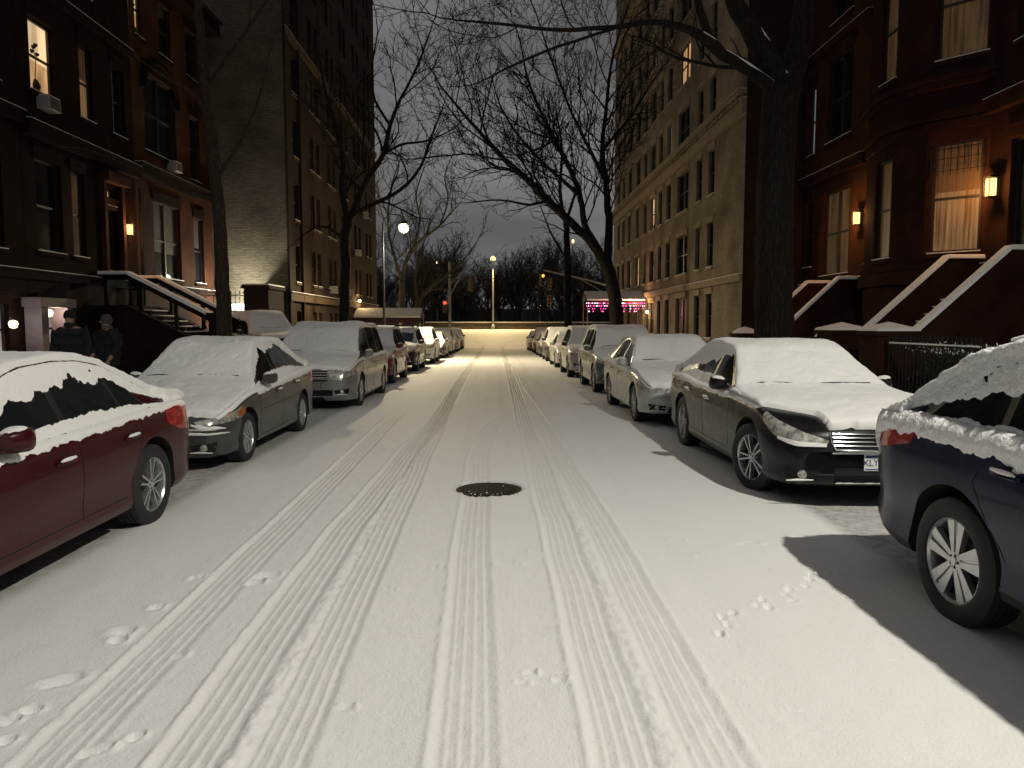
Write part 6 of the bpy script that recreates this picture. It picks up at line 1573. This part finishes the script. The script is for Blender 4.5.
# ---- park trees beyond the wall: a few kinds, copied
def park_tree(seed, H=15):
    base = empty('park_tree', (0, 0, 0)); tr = Wood(seed); cr = Wood(seed+1); R = tr.r; th = H*R.uniform(.22, .32)
    pts, rs = smoothline([Vector((0, 0, -1.5)), Vector((R.gauss(0, .15), 0, th*.5)), Vector((R.gauss(0, .3), R.gauss(0, .3), th))], [.34, .27, .24]); tr.limb(pts, rs)
    for k in range(6):
        a = k*2*pi/6+R.uniform(-.4, .4); t = R.uniform(.55, 1); q = pts[int(t*(len(pts)-1))]
        d = Vector((cos(a)*R.uniform(.3, .75), sin(a)*.6, 1)); cr.grow(q, d, H*R.uniform(.36, .5), .13, 4,   .30, .34, .85, (22, 55), .019, .60)
    t = tr.build('trunk', M_parkbark, base); c = cr.build('crown', M_parkbark, base); print('park', len(cr.F)); return base
protos = [park_tree(200+7*k, 13+2*k) for k in range(4)]
spots = []; rr = random.Random(12)
xs_ = np.linspace(-30, 30, 17)
for row, Y in enumerate((101, 111, 124)):
    for i, x in enumerate(xs_):
        spots.append((x*(1+.12*row)+rr.uniform(-1.4, 1.4), Y+rr.uniform(-3.5, 3.5), rr.uniform(.72, 1.0)))
desc = ['wide crowned', 'slender', 'crooked', 'tall']
for i, (x, Y, s_) in enumerate(spots):
    k = i % 4; src = protos[k]
    if i < 4: o = src
    else:
        o = src.copy(); COL.objects.link(o)
        for ch in list(src.children): c = ch.copy(); COL.objects.link(c); c.parent = o
    o.location = (x, Y, gz(Y)-.5); o.scale = (s_, s_, s_*rr.uniform(.9, 1.1)); o.rotation_euler = (0, 0, rr.uniform(0, 6.28))
    tag(o, '%s bare tree in the dark park beyond the low stone wall' % desc[k], 'tree', 'bare trees in the park')
# distant wooded bank beyond the park
wd = Wood(300)
for k in range(420):
    x = wd.r.uniform(-110, 110); y = wd.r.uniform(150, 185); wd.grow(Vector((x, y, gz(y)-2)), Vector((wd.r.gauss(0, .15), 0, 1)), wd.r.uniform(6, 11), .2, 2, .3, .25, .5, (20, 50), .05, .55)
o = wd.build('distant_woods', M_parkbark, None); tag(o, 'far dark woods along the river bank beyond the park', 'woods', kind='stuff')
b = MB(); n = 60; P = []
for i in range(n+1):
    x = -260+520*i/n; z = gz(260)+8+5*float(fbm(i*.35, 1, 3, 6)); P += [(x, 250, gz(250)-6), (x, 262, z), (x, 290, gz(260)-8)]
b.add(P, [(i*3+j, (i+1)*3+j, (i+1)*3+j+1, i*3+j+1) for i in range(n) for j in range(2)]); o = b.build('far_hills', [mat('far_bank', (.03, .03, .032), .95, var=(.1, .3))], smooth=True); tag(o, kind='structure')
# ================================================================== LIGHT
w = bpy.data.worlds.new('World'); SC.world = w; w.use_nodes = True; nt = w.node_tree; bg = nt.nodes['Background']
tc = nt.nodes.new('ShaderNodeTexCoord'); mp = nt.nodes.new('ShaderNodeMapping'); mp.inputs['Scale'].default_value = (1, 1, 2.2)
n = nt.nodes.new('ShaderNodeTexNoise'); n.inputs['Scale'].default_value = 3.2; n.inputs['Detail'].default_value = 5; n.inputs['Distortion'].default_value = .4
nt.links.new(tc.outputs['Generated'], mp.inputs[0]); nt.links.new(mp.outputs[0], n.inputs['Vector'])
r = nt.nodes.new('ShaderNodeValToRGB'); r.color_ramp.elements[0].position = .35; r.color_ramp.elements[0].color = (.092, .091, .096, 1); r.color_ramp.elements[1].position = .68; r.color_ramp.elements[1].color = (.205, .196, .195, 1)
nt.links.new(n.outputs['Fac'], r.inputs['Fac'])
sky = nt.nodes.new('ShaderNodeTexSky'); sky.sky_type = 'NISHITA'; sky.sun_disc = False; sky.sun_elevation = radians(-4); sky.sun_rotation = radians(180)
ad = nt.nodes.new('ShaderNodeMix'); ad.data_type = 'RGBA'; ad.blend_type = 'ADD'; ad.inputs['Factor'].default_value = .03
nt.links.new(r.outputs[0], ad.inputs[6]); nt.links.new(sky.outputs[0], ad.inputs[7]); nt.links.new(ad.outputs[2], bg.inputs['Color'])
bg.inputs['Strength'].default_value = 1.0

light('SPOT', 'street_light', (5.0, 1.0, 7.7), 2800, (.99, .95, .83), .12, (4.4, 2.6, 0), 164, blend=.7)
light('SPOT', 'street_light', (-4.7, 38, 6.05), 4500, (1, .85, .54), .15, (-4.2, 36.4, 0), 168, blend=.6)
light('POINT', 'street_light', (-4.7, 38, 6.05), 330, (1, .84, .50), .15)

SC.cycles.use_denoising = True
SC.cycles.use_adaptive_sampling = True; SC.cycles.adaptive_threshold = .02
SC.cycles.max_bounces = 5; SC.cycles.diffuse_bounces = 3; SC.cycles.glossy_bounces = 3; SC.cycles.transmission_bounces = 4
SC.cycles.sample_clamp_indirect = 4; SC.cycles.caustics_reflective = False; SC.cycles.caustics_refractive = False
SC.view_settings.view_transform = 'Standard'; SC.view_settings.look = 'None'; SC.view_settings.exposure = 0; SC.view_settings.gamma = 1
